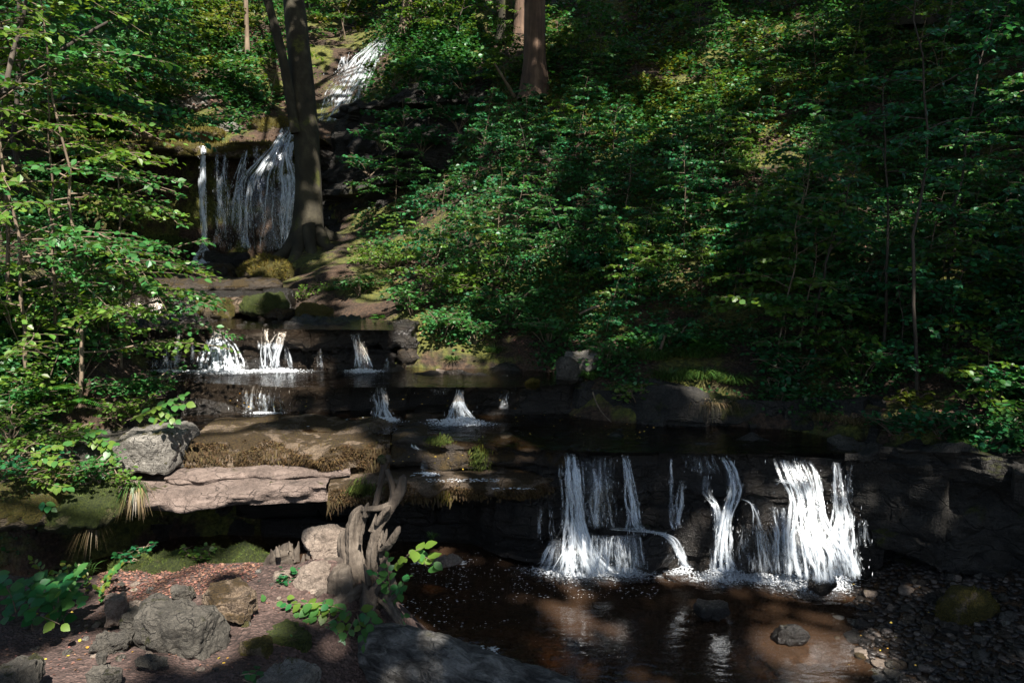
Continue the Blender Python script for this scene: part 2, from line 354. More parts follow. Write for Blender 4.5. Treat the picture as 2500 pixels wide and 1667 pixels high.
GZ = np.where((gx > -8.4) & (gx < -2.9) & (gy > _bf) & (gy < _by), np.minimum(GZ, 1.55), GZ)
def hz(x, y):
    fx = np.clip((np.asarray(x) - GX[0]) / 0.1, 0, len(GX) - 1.01); fy = np.clip((np.asarray(y) - GY[0]) / 0.1, 0, len(GY) - 1.01)
    i = fx.astype(int); j = fy.astype(int); a = fx - i; b = fy - j
    return GZ[i, j] * (1 - a) * (1 - b) + GZ[i + 1, j] * a * (1 - b) + GZ[i, j + 1] * (1 - a) * b + GZ[i + 1, j + 1] * a * b
def hill_hit(u, v, y0=4.6):
    d = rays(u, v); d = d / d[..., 1:2]; hit = np.full(d.shape[0], np.nan)
    for Y in np.arange(y0, 28, 0.06):
        p = d * Y; z = p[:, 2] + CAM_Z
        m = np.isnan(hit) & (z < hz(p[:, 0], p[:, 1])); hit[m] = Y
    p = d * np.nan_to_num(hit, nan=28.0)[:, None]; p[:, 2] = hz(p[:, 0], p[:, 1])
    return p, ~np.isnan(hit)

# near bank (the trodden earth the camera looks down on)
NT_C = np.array([P(u, v, Y) for u, v, Y in ((30, 1400, 4.45), (300, 1385, 4.5), (450, 1380, 4.55), (620, 1365, 4.6), (350, 1440, 4.2), (150, 1600, 3.5), (550, 1600, 3.5), (30, 1500, 3.9),
        (690, 1405, 4.2), (780, 1350, 4.3), (850, 1350, 4.32), (900, 1380, 4.3), (700, 1480, 3.98), (650, 1560, 3.65), (640, 1660, 3.2), (300, 1667, 3.1), (800, 1440, 4.08), (850, 1470, 3.98))]
    + [np.array(q, float) for q in ((-3, 4.9, -.1), (-2, 5.0, -.15), (-1.2, 5.0, -.2), (-.55, 4.75, -.1), (-.3, 4.4, -.1), (-.25, 4.0, -.15), (-.5, 3.55, .0), (-.75, 3.3, .05), (-.8, 3.0, .15), (0, 3.4, -.2), (.2, 4.2, -.35),
        (-4.5, 4.5, .5), (-4.5, 3, .6), (-3, 2, .62), (-1.5, 1.5, .68), (0, 1.2, .6), (0.6, 2.0, .3), (0.4, 2.7, -.1), (2, 1.2, .4), (3, 0, .7), (0, -2, .8), (-4, -2, .9), (-8, 0, 1.6), (-8, 5, 1.4), (4, -6, 1.3), (-4, -8, 1.5))])
NS = rbf_fit(NT_C)
def nz(x, y): return rbf_eval(NT_C, NS, x, y) + 0.018 * n2(x, y, 5.0, 21) + 0.006 * n2(x, y, 22.0, 24)

def grid_mesh(name, xs, ys, zf, m):
    X, Y = np.meshgrid(xs, ys, indexing='ij'); Z = zf(X, Y); nx, ny = X.shape
    I = np.arange(nx * ny).reshape(nx, ny)
    F = np.stack([I[:-1, :-1], I[1:, :-1], I[1:, 1:], I[:-1, 1:]], -1).reshape(-1, 4)
    o = link(name, mesh_np(name, np.stack([X, Y, Z], -1).reshape(-1, 3), F, m))
    return tag(o, kind='structure')
hx = np.concatenate([np.arange(-17.9, -7, .25), np.arange(-7, 8, .09), np.arange(8, 17.9, .25)])
hy = np.concatenate([np.arange(4.9, 17, .09), np.arange(17, 31.5, .25)])
grid_mesh('hillside', hx, hy, hz, M['soil'])
nx_ = np.concatenate([np.arange(-9, -3.6, .2), np.arange(-3.6, .9, .03), np.arange(.9, 4.2, .15)])
ny_ = np.concatenate([np.arange(-9, 2.4, .25), np.arange(2.4, 5.0, .03)])
grid_mesh('earth_path', nx_, ny_, nz, M['path'])
def bedz(x, y):
    sh = 0.42 * np.clip((x - (1.75 + 0.25 * (y - 4.2))) / 1.5, -0.7, 1.0)
    return -0.10 + sh + 0.03 * n2(x, y, 2.0, 31) + 0.012 * n2(x, y, 9.0, 33)
bx = np.concatenate([np.arange(-1.6, 5.2, .05)]); by = np.arange(1.2, 6.3, .05)
grid_mesh('stream_bed', bx, by, bedz, M['bed'])

# ------------------------------------------------------------------ rocks
_cube = {}
def cube_grid(a, b, c):
    if (a, b, c) in _cube: return _cube[(a, b, c)]
    idx, V, F = {}, [], []
    def vid(i, j, k):
        if (i, j, k) not in idx: idx[(i, j, k)] = len(V); V.append((2 * i / a - 1, 2 * j / b - 1, 2 * k / c - 1))
        return idx[(i, j, k)]
    for j in range(b):
        for k in range(c):
            F.append([vid(0, j, k), vid(0, j, k + 1), vid(0, j + 1, k + 1), vid(0, j + 1, k)]); F.append([vid(a, j, k), vid(a, j + 1, k), vid(a, j + 1, k + 1), vid(a, j, k + 1)])
    for i in range(a):
        for k in range(c):
            F.append([vid(i, 0, k), vid(i + 1, 0, k), vid(i + 1, 0, k + 1), vid(i, 0, k + 1)]); F.append([vid(i, b, k), vid(i, b, k + 1), vid(i + 1, b, k + 1), vid(i + 1, b, k)])
        for j in range(b):
            F.append([vid(i, j, 0), vid(i, j + 1, 0), vid(i + 1, j + 1, 0), vid(i + 1, j, 0)]); F.append([vid(i, j, c), vid(i + 1, j, c), vid(i + 1, j + 1, c), vid(i, j + 1, c)])
    _cube[(a, b, c)] = (np.array(V), np.array(F)); return _cube[(a, b, c)]
def rock(w, d, h, seed, res=0.05, p=6.0, rough=0.05, clip=6, strat=0.0, lo=0.72):
    r = np.random.default_rng(seed); n = lambda s: int(np.clip(round(s / res), 3, 40))
    V, F = cube_grid(n(w), n(d), n(h)); V = V / (np.sum(np.abs(V) ** p, -1) ** (1 / p))[:, None]
    for _ in range(clip):
        nn = r.normal(size=3); nn /= np.linalg.norm(nn); s = (V @ nn); off = s.max() * r.uniform(lo, 0.95)
        V = V - np.outer(np.clip(s - off, 0, None), nn)
    dirn = V / (np.linalg.norm(V, axis=1)[:, None] + 1e-6)
    V = V * np.array([w, d, h]) / 2; q = V + r.uniform(-50, 50, 3); m = min(w, d, h)
    amp = fbm(q * (0.9 / m), 4, seed % 97) * rough + (np.abs(fbm(q * (3.2 / m), 3, seed % 89)) - .3) * rough * .7
    if strat: amp = amp + strat * vnoise(np.stack([q[:, 0] * 0.8, q[:, 1] * 0.8, np.floor(q[:, 2] * 22)], -1), seed % 31)
    return V + dirn * amp[:, None], F
def rotz(V, a):
    c, s = math.cos(a), math.sin(a); return np.stack([V[:, 0] * c - V[:, 1] * s, V[:, 0] * s + V[:, 1] * c, V[:, 2]], -1)
def rotx(V, a):
    c, s = math.cos(a), math.sin(a); return np.stack([V[:, 0], V[:, 1] * c - V[:, 2] * s, V[:, 1] * s + V[:, 2] * c], -1)

def rockwall(name, label, path, z0, z1, courses, m, seed, proud=0.06, lean=0.0, depth=0.5, res=0.05, wmin=.3, wmax=.9, cat='rock ledge', rough=0.035, gap=0.006, tops=None, p=14.0):
    """courses of stone blocks along a path of (x, y); lean > 0 steps lower courses forward"""
    r = np.random.default_rng(seed); path = np.array(path, float)
    seg = np.linalg.norm(np.diff(path, axis=0), axis=1); L = np.concatenate([[0], np.cumsum(seg)])
    root = thing(name, label, cat, (path[len(path) // 2][0], path[len(path) // 2][1], z0))
    hs = r.uniform(.7, 1.3, courses); hs = hs / hs.sum() * (z1 - z0); z = z0
    for c in range(courses):
        h = hs[c]; s = -r.uniform(0, .3); k = 1 - (c + 0.5) / courses
        while s < L[-1]:
            wd = r.uniform(wmin, wmax); a, b = max(s, 0), min(s + wd, L[-1]); s += wd
            if b - a < 0.1: continue
            mid = (a + b) / 2
            cx, cy = np.interp(mid, L, path[:, 0]), np.interp(mid, L, path[:, 1])
            i = min(np.searchsorted(L, mid) - 1, len(seg) - 1); i = max(i, 0); tdir = (path[i + 1] - path[i]) / seg[i]; ang = math.atan2(tdir[1], tdir[0])
            nrm = np.array([tdir[1], -tdir[0]])
            pr = r.uniform(-proud, proud) + lean * k
            hh = h * r.uniform(.95, 1.06)
            V, F = rock(b - a - gap, depth, hh - gap, int(r.integers(1e6)), res, p, rough, 4, rough * 0.6, .82)
            V = rotz(V, ang + r.normal() * 0.02); V = V + np.array([cx + nrm[0] * (pr - depth / 2), cy + nrm[1] * (pr - depth / 2), z + h / 2])
            part('stone_block', V, F, m[int(r.integers(len(m)))] if isinstance(m, list) else m, root)
        z += h
    return root

def crag(name, label, path, z0, z1, m, seed, lean=0.2, amp=0.12, sf=9.0, res=0.06, back=1.0, cat='cliff', top=0.15):
    """a natural rock face: a sheet along the path, broken by beds and joints, with a rough top running back"""
    path = np.array(path, float); L = np.concatenate([[0], np.cumsum(np.linalg.norm(np.diff(path, axis=0), axis=1))]); n = int(L[-1] / res); s = np.linspace(0, L[-1], n)
    c = np.stack([np.interp(s, L, path[:, k]) for k in range(2)], -1); ker = np.ones(7) / 7
    for a in range(2): c[:, a] = np.convolve(np.pad(c[:, a], 3, 'edge'), ker, 'valid')
    tg = np.gradient(c, axis=0); tg /= np.linalg.norm(tg, axis=1)[:, None]; nr = np.stack([tg[:, 1], -tg[:, 0]], -1)
    nv = max(4, int((z1 - z0) / (res * .6))); nb = max(3, int(back / (res * 1.6))); zt = z1 + top * fbm(np.stack([s * 1.3, s * 0, s * 0], -1), 3, seed)
    V = np.zeros((n, nv + nb, 3))
    for j in range(nv + nb):
        t_ = min(1.0, j / (nv - 1)); z = z0 + (zt - z0) * t_; q = np.stack([s, z * 1.0, 0 * s + 3.3], -1)
        wob = z + .9 / sf * fbm(np.stack([s * 1.1, z * .6, s * 0], -1), 3, seed + 1); bed = np.floor(wob * sf + 1.1 * np.sin(wob * sf * .9))
        jw = 2.2 + 1.5 * vnoise(np.stack([bed * 1.7, bed * 0, bed * 0], -1), seed + 2); joint = np.floor(s * jw + bed * 7.7)
        o_ = lean * (1 - t_) + amp * (.9 * fbm(q * 1.1, 3, seed + 3) + .55 * _hash(bed.astype(int), joint.astype(int), bed.astype(int) * 0, seed + 4) + .45 * _hash(bed.astype(int), bed.astype(int) * 0, bed.astype(int), seed + 5) + .22 * fbm(q * 9, 2, seed + 6))
        if j >= nv: k = (j - nv + 1) / nb; o_ = o_ * (1 - k) - back * k; z = zt + .10 * fbm(np.stack([s * 3, s * 0 + k * 4, s * 0], -1), 3, seed + 8) - .05 * k
        V[:, j, :2] = c + nr * np.asarray(o_)[:, None]; V[:, j, 2] = z
    I = np.arange(n * (nv + nb)).reshape(n, -1); F = np.stack([I[:-1, :-1], I[1:, :-1], I[1:, 1:], I[:-1, 1:]], -1).reshape(-1, 4)
    o = link(name, mesh_np(name, V.reshape(-1, 3) - np.array([*path[0], z0]), F, m, False), None, (path[0][0], path[0][1], z0)); return tag(o, label, cat)

def ledge(name, label, pts, thick, depth, m, seed, res=0.035, rough=0.03, under=0.5, bulge=0.05, droop=0.0, nprof=26):
    """a rock shelf: pts = (x, y, z_top) along its front edge, swept with a rounded, undercut profile"""
    pts = np.array(pts, float); L = np.concatenate([[0], np.cumsum(np.linalg.norm(np.diff(pts[:, :2], axis=0), axis=1))])
    n = int(L[-1] / res); s = np.linspace(0, L[-1], n)
    c = np.stack([np.interp(s, L, pts[:, k]) for k in range(3)], -1)
    k = np.ones(9) / 9
    for a in range(3): c[:, a] = np.convolve(np.pad(c[:, a], 4, 'edge'), k, 'valid')
    tg = np.gradient(c[:, :2], axis=0); tg /= np.linalg.norm(tg, axis=1)[:, None]; nr = np.stack([tg[:, 1], -tg[:, 0]], -1)
    prof = []
    for q in np.linspace(0, 1, 9): prof.append((-depth * (1 - q), 0.0 - droop * q ** 2))
    for q in np.linspace(0.1, 1, 10): a = q * math.pi; prof.append((bulge * math.sin(a) + 0.02 * math.sin(a), -droop - thick * (1 - math.cos(a)) / 2))
    for q in np.linspace(0.15, 1, 7): prof.append((-under * q, -droop - thick + 0.05 * q))
    prof = np.array(prof); m_ = len(prof)
    V = np.zeros((n, m_, 3)); V[..., :2] = c[:, None, :2] + nr[:, None, :] * prof[None, :, 0:1]; V[..., 2] = c[:, None, 2] + prof[None, :, 1]
    Vf = V.reshape(-1, 3); q = Vf * np.array([1.0, 1.0, 2.2])
    a = fbm(q * 2.2, 4, seed) * rough * 1.6 + fbm(q * 9, 3, seed + 5) * rough * 0.45
    wgt = np.tile(np.clip((prof[:, 0] + depth) / depth, 0.15, 1), n)
    off = np.zeros_like(Vf); nn = np.repeat(nr, m_, axis=0)
    off[:, :2] = nn * (a * wgt * 1.7 + (vnoise(np.stack([Vf[:, 0] * 1.3, Vf[:, 1] * 0, np.floor(Vf[:, 2] * 16)], -1), seed + 9) * rough * 0.9) * wgt)[:, None]
    off[:, 2] = fbm(q * 2.7 + 40, 4, seed + 2) * rough * 0.8
    Vf = Vf + off; I = np.arange(n * m_).reshape(n, m_)
    F = np.stack([I[:-1, :-1], I[:-1, 1:], I[1:, 1:], I[1:, :-1]], -1).reshape(-1, 4)
    root = thing(name, label, 'rock ledge', (pts[len(pts) // 2][0], pts[len(pts) // 2][1], pts[len(pts) // 2][2] - thick))
    part('rock_shelf', Vf, F, m, root)
    return root, c, nr
def boulder(name, label, u, v, Y, w, d, h, m, seed, ang=0.0, p=2.6, clip=12, rough=0.03, group=None, cat='boulder', tilt=0.0, res=None):
    """u, v = where the stone's middle shows"""
    c = P(u, v, Y); V, F = rock(w, d, h, seed, res or max(0.018, w / 16), p, rough, clip)
    V = rotz(rotx(V, tilt), ang); flat = m.name in ('grey_limestone', 'grey_boulder', 'pale_stone'); o = link(name, mesh_np(name, V, F, m, not flat), None, c); return tag(o, label, cat, group)

def fringe(parent, c, nr, zoff, out, n, lmin, lmax, m, seed, span=(0, 1), wid=0.006, name='hanging_moss'):
    r = np.random.default_rng(seed); k = (r.uniform(span[0], span[1], n) * (len(c) - 1)).astype(int)
    cl = np.clip(vnoise(np.stack([k * 0.09, k * 0, k * 0], -1), seed) * 0.6 + 0.6, 0.15, 1.2)
    b = c[k] + np.concatenate([nr[k] * (out + r.normal(0, .02, (n, 1))), (zoff + r.normal(0, .025, n))[:, None]], 1)
    l = r.uniform(lmin, lmax, n) * cl; a = r.uniform(0, 6.28, n); e = np.stack([np.cos(a), np.sin(a) * 0.4, a * 0], -1) * (wid * r.uniform(.6, 1.6, n))[:, None]
    sway = np.stack([r.normal(0, .15, n), r.normal(0, .1, n), -np.ones(n)], -1)
    V = np.stack([b - e, b + e, b + sway * l[:, None] * 0.6 + e * 0.7, b + sway * l[:, None], b + sway * l[:, None] * 0.6 - e * 0.7], 1).reshape(-1, 3)
    I = np.arange(n)[:, None] * 5
    part(name, V, [np.concatenate([I, I + 1, I + 2, I + 4], 1), np.concatenate([I + 4, I + 2, I + 3], 1)], m, parent, 'stuff', smooth=False)

Z1, Z2, Z3, Z4 = .87, 1.15, 1.56, 1.77
# lower right waterfall cliff
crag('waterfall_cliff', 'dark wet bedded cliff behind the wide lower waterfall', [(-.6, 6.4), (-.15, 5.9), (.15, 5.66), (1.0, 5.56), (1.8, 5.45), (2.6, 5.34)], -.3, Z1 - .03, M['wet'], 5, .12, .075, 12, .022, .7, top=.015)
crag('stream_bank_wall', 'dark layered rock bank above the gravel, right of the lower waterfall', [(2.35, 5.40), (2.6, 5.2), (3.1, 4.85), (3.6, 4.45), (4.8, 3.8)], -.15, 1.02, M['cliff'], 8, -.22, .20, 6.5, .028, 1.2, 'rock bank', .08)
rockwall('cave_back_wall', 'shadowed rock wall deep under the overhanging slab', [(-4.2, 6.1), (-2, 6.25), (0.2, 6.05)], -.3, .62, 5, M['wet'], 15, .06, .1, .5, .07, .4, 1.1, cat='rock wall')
crag('stream_side_ledge', 'thin rock beds between the stream lip and the grassy bank', [(0.5, 6.75), (1.2, 6.5), (2.0, 6.22), (2.8, 5.8)], .72, 1.10, M['cliff'], 18, .14, .16, 9, .025, .6, 'rock ledge', .05)
# steps of the cascade
crag('cascade_step', 'low step of dark thin beds with two foaming chutes into the upper pool', [(-3.4, 7.0), (-2.2, 6.98), (-1.2, 7.0), (-.4, 7.0), (.7, 6.95)], .70, Z2 - .02, M['wet'], 22, .36, .12, 10, .025, .8, 'rock ledge', .02)
rockwall('cascade_step', 'step of two courses of big brown blocks below the mossy boulders', [(-3.75, 7.40), (-2.8, 7.36), (-1.9, 7.36), (-.9, 7.5)], 1.05, Z3 - .015, 2, [M['wet'], M['wet'], M['damp']], 26, .05, -.06, .7, .03, .45, 1.2, p=7.0, rough=.06)
rockwall('cascade_step', 'dark step with a small curtain of water beside the round mossy boulder', [(-4.9, 8.45), (-4.0, 8.40), (-3.3, 8.42), (-2.4, 8.6)], 1.45, Z4 - .01, 2, M['wet'], 29, .03, .04, .8, .05, .4, .9)
rockwall('cascade_step', 'flat brown slabs stepping up towards the foot of the tall waterfall', [(-4.8, 9.3), (-3.9, 9.25), (-3.2, 9.3), (-2.7, 9.5)], 1.7, 1.87, 1, M['damp'], 31, .05, .04, 1.2, .06, .4, 1.0, p=4.0)
# wall of the tall waterfall
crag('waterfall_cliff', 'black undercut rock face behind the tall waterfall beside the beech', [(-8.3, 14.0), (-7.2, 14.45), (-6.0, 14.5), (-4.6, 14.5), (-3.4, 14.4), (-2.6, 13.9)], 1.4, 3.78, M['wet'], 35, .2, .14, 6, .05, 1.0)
rLip, c_, n_ = ledge('overhanging_lip', 'mossy overhanging lip at the top of the tall waterfall', [(-8.4, 13.35, 3.98), (-7.0, 13.75, 3.98), (-6.0, 13.85, 3.97), (-5.0, 13.9, 3.95), (-4.1, 13.95, 3.98), (-3.3, 13.9, 4.05)], .26, 1.0, M['mossrock'], 41, .05, .05, .5)
rockwall('chute_bed', 'dark rock slope beneath the highest waterfall', [(-4.2, 15.95), (-3.4, 15.95), (-2.7, 15.6)], 4.0, 4.6, 2, M['wet'], 43, .1, .1, .8, .1, .5, 1.0)
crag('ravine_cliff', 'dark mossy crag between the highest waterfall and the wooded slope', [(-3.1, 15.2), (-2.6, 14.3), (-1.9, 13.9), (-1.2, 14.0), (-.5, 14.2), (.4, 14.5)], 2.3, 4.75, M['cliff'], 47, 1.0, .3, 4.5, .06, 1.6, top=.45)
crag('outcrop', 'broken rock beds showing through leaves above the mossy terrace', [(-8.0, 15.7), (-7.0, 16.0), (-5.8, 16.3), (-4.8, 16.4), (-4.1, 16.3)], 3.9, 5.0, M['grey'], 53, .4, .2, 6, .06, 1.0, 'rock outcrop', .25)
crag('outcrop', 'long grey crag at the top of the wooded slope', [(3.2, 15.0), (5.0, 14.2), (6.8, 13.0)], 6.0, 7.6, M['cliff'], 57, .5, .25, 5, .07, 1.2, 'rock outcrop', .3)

# the two big shelves on the left and the cave below
def pl(rows, z): return [tuple(P(u, 1100, Y)[:1]) + (Y, z + dz) for u, Y, dz in rows]
rA, cA, nA = ledge('rock_shelf', 'pale pink limestone slab overhanging the black cave', pl([(60, 5.15, .0), (330, 5.22, .0), (560, 5.32, .01), (800, 5.38, .01)], .655), .12, .75, M['dry'], 61, .018, .032, 1.0, .03)
rA2, cA2, nA2 = ledge('rock_shelf', 'dark mossy slab carrying the pink slab on towards the waterfall', pl([(790, 5.42, -.01), (1000, 5.5, 0), (1200, 5.6, 0), (1360, 5.68, -.02)], .655), .13, .7, M['brownmoss'], 63, .022, .03, 1.0, .04)
fringe(rA2, cA2, nA2, -.10, .03, 700, .03, .09, M['brownfringe'], 3)
rB, cB, nB = ledge('rock_shelf', 'brown shelf cloaked in hanging moss below the foam-flecked pool', pl([(455, 5.72, .035), (600, 5.76, .03), (760, 5.80, .03), (960, 5.86, .02)], .87), .20, .75, M['brownmoss'], 65, .022, .045, .5, .07, .03)
fringe(rB, cB, nB, -.19, .05, 2600, .05, .15, M['brownfringe'], 4); fringe(rB, cB, nB, -.10, .085, 2200, .02, .06, M['brownfringe'], 5)
rB2, cB2, nB2 = ledge('rock_shelf', 'black wet shelf with bright moss tufts beside the lower waterfall', pl([(950, 5.88, .0), (1100, 5.88, .0), (1250, 5.84, .0), (1400, 5.76, -.03)], .865), .18, .8, M['damp'], 67, .022, .05, .5, .06)
boulder('grey_block', 'big square grey limestone block under the leafy left bank', 385, 1090, 5.72, .46, .55, .28, M['grey'], 71, -.08, 14.0, 9, .030, cat='rock', res=.022)
boulder('grey_block', 'dark grey block left of the big limestone block, half hidden by leaves', 235, 1105, 5.75, .45, .7, .24, M['boulder'], 72, .05, 7.0, 6, .025, cat='rock', res=.025)
boulder('moss_bank', 'lumpy green moss bank draped over the left end of the slab', 225, 1220, 5.30, .62, .7, .26, M['greenmoss'], 73, .1, 3.0, 6, .05, cat='mossy rock', res=.025)
boulder('moss_bank', 'dark mossy rock shelf at the left edge below the leaves', 40, 1220, 5.15, .75, .8, .28, M['mossrock'], 74, .15, 3.5, 8, .05, cat='mossy rock', res=.03)
def kid(o, nm): return [c for c in o.children if c.name.startswith(nm)][0]
def fuzz(o, n, size, m, seed, name='moss_pile', minz=-.2, front=False, maxz=2.0):
    """short moss shoots standing on the surface of a mesh object"""
    r = np.random.default_rng(seed); me = o.data; nv = len(me.vertices); V = np.zeros(nv * 3); me.vertices.foreach_get('co', V); V = V.reshape(-1, 3); N = np.zeros(len(me.polygons) * 3); me.polygons.foreach_get('normal', N); N = N.reshape(-1, 3)
    A = np.zeros(len(me.polygons)); me.polygons.foreach_get('area', A); L_ = np.zeros(len(me.loops), np.int32); me.loops.foreach_get('vertex_index', L_); Q = L_.reshape(-1, 4)
    A = A * (N[:, 2] > minz) * (N[:, 2] < maxz) * ((N[:, 1] < .3) if front else 1); k = r.choice(len(A), n, p=A / A.sum()); a, b = r.random((2, n, 1)); q = V[Q[k]]; p = (q[:, 0] * (1 - a) + q[:, 1] * a) * (1 - b) + (q[:, 3] * (1 - a) + q[:, 2] * a) * b; nn = N[k]
    w_ = np.array(o.matrix_basis.translation); keep = vnoise((p + w_) * 9, seed) > -.35; p, nn = p[keep], nn[keep]; n = len(p)
    d = nn + r.normal(0, .45, (n, 3)) + np.array([0, 0, -.25 if front else .25]); d /= np.linalg.norm(d, axis=1)[:, None]; l = size * r.uniform(.5, 1.4, n)[:, None]; e = np.cross(d, r.normal(size=(n, 3))); e /= np.linalg.norm(e, axis=1)[:, None] + 1e-9
    VV = np.stack([p - e * l * .16 - nn * .002, p + e * l * .16 - nn * .002, p + d * l], 1).reshape(-1, 3); c = link(name, mesh_np(name, VV, np.arange(n * 3).reshape(-1, 3), m, False), o); c['kind'] = 'stuff'; return c
M['mossshoot'] = leafmat('moss_shoot_green', (.075, .105, .016), tr=.25, hue=.03, val=.6, rough=.8)
M['mossbrown'] = leafmat('moss_shoot_brown', (.085, .052, .018), tr=.15, hue=.02, val=.6, rough=.9)
M['mossgold'] = leafmat('moss_shoot_gold', (.14, .115, .018), tr=.25, hue=.03, val=.5, rough=.8)
fuzz(kid(rB, 'rock_shelf'), 9000, .024, M['mossbrown'], 6, 'shaggy_moss', -.9, True, .72); fuzz(kid(rB, 'rock_shelf'), 1500, .010, M['mossgold'], 7, 'gold_moss', .3)
fuzz(kid(rA2, 'rock_shelf'), 7000, .022, M['mossbrown'], 8, 'shaggy_moss', -.9, True, .7)
fuzz(kid(rLip, 'rock_shelf'), 5000, .05, M['mossgold'], 9, 'gold_moss', .2)
def mosspatch(label, u, v, Y, ru, rv, n, size, m, seed):
    r = np.random.default_rng(seed); a = r.normal(0, .45, n); b = r.normal(0, .45, n); p = P(u + a * ru, v + b * rv + np.abs(a) * rv * .4, Y) + np.stack([0 * a, -.05 * np.exp(-(a * a + b * b)), 0 * a], -1)
    d = np.stack([r.normal(0, .4, n), -np.ones(n) * .8, r.normal(-.5, .4, n)], -1); l = size * r.uniform(.5, 1.4, n)[:, None]; e = np.cross(d, r.normal(size=(n, 3))); e /= np.linalg.norm(e, axis=1)[:, None]
    V = np.stack([p - e * l * .2 + np.array([0, .06, 0]), p + e * l * .2 + np.array([0, .06, 0]), p + d * l], 1).reshape(-1, 3) - P(u, v, Y); o = link('moss_tuft', mesh_np('moss_tuft', V, np.arange(n * 3).reshape(-1, 3), m, False), None, P(u, v, Y)); tag(o, label, 'moss', kind='stuff')
mosspatch('bright moss tuft on the lip of the black shelf', 1070, 1072, 5.80, 34, 10, 380, .02, M['mossshoot'], 81)
mosspatch('hanging green moss patch on the black shelf face', 1172, 1112, 5.78, 30, 34, 520, .024, M['mossshoot'], 82)
mosspatch('yellow moss tuft hanging on the dark slab edge', 1085, 1200, 5.54, 24, 24, 380, .024, M['mossgold'], 83)
mosspatch('small green moss pad on the slab behind the dead stump', 880, 1190, 5.42, 40, 18, 500, .02, M['mossshoot'], 84)
rA3, cA3, nA3 = ledge('rock_shelf', 'thin upper bed of pink limestone lying on the long pink slab', pl([(400, 5.50, .0), (560, 5.52, .0), (700, 5.56, .01), (860, 5.62, .0)], .705), .055, .4, M['dry'], 69, .018, .03, .3, .02)

# boulders in the stream
for i, (lab, u, v, Y, ww, dd, hh, mm) in enumerate((
    ('round gold-green mossy boulder standing in the still pool', 522, 752, 8.05, .36, .34, .25, 'mossrock'),
    ('brown boulder behind the round gold-green one', 585, 742, 8.35, .38, .34, .22, 'brownmoss'),
    ('long green-topped boulder right of the round gold-green one', 650, 748, 8.15, .50, .34, .24, 'greenmoss'),
    ('dark mossy boulder where the still pool meets the leafy bank', 770, 766, 8.15, .38, .34, .22, 'mossrock'),
    ('orange-mossed boulder below the tall waterfall', 470, 690, 10.2, .55, .5, .28, 'brownmoss'),
    ('humped brown boulder under the beech roots', 530, 670, 10.9, .60, .5, .34, 'damp'),
    ('yellow-mossed rock in front of the beech roots', 655, 665, 10.6, .75, .6, .42, 'mossrock'),
    ('flat dark rock beside the pool edge grass', 690, 765, 8.1, .3, .3, .12, 'damp'),
    ('moss lump on the ledge left of the tall waterfall', 412, 598, 13.4, .75, .6, .36, 'greenmoss'),
    ('dark rock splitting the water at the foot of the tall waterfall', 560, 640, 13.3, .8, .5, .3, 'wet'),
    ('small pale rock at the edge of the upper pool', 1074, 917, 7.2, .11, .1, .13, 'stone'),
    ('yellow-topped small rock at the pool edge beneath the bank', 1303, 938, 6.75, .14, .12, .09, 'mossrock'),
    ('rounded brown rock behind the fern on the bank', 1385, 905, 6.9, .22, .2, .24, 'boulder'),
    ('white-streaked rock among roots on the bank', 1420, 880, 7.0, .3, .2, .2, 'grey'),
    ('grey mossy rock under the dark tussocks right of the stream', 2060, 1085, 5.7, .22, .2, .12, 'boulder'),
    ('wide low rock at the top right corner of the lower waterfall', 2110, 1110, 5.55, .34, .25, .12, 'boulder'),
    ('water-smoothed dome rock under the second chute of the lower waterfall', 1590, 1335, 5.32, .38, .3, .30, 'wet'),
    ('black rock dome left of the first chute of the lower waterfall', 1368, 1345, 5.40, .22, .2, .2, 'wet'),
    ('arched black rock splitting the middle chute of the lower waterfall', 1840, 1300, 5.25, .26, .3, .52, 'wet'),
    ('black rock under the widest chute of the lower waterfall', 2010, 1310, 5.20, .5, .3, .4, 'wet'),
    ('sharp dark stone wedged in the foam of the widest chute', 2010, 1425, 4.98, .2, .14, .1, 'wet'),
    ('half sunk dark stone in the brown pool', 1930, 1550, 4.47, .19, .13, .09, 'wet'),
    ('dark sunken stone in the middle of the brown pool', 1735, 1490, 4.75, .24, .16, .1, 'wet'),
    ('green-brown mossy block on the gravel', 2360, 1500, 4.55, .34, .28, .30, 'mossrock'),
    ('white moss-edged rock behind the upper moss terrace', 560, 318, 14.9, .4, .3, .22, 'grey'),
    ('wide golden mossy rock beside the top of the tall waterfall', 660, 320, 15.0, 1.0, .6, .4, 'mossrock'),
    ('low golden mossy rock on the upper terrace', 480, 330, 14.6, .9, .5, .22, 'mossrock'),
    ('flat mossy slab on the left of the upper terrace', 360, 335, 14.6, .9, .5, .2, 'brownmoss'))):
    boulder('boulder', lab, u, v, Y, ww, dd, hh, M[mm], 100 + i, rng.uniform(-.5, .5), 2.6 if mm in ('mossrock', 'greenmoss', 'brownmoss') else 3.2, 10, .03 * ww / .3, cat='rock')
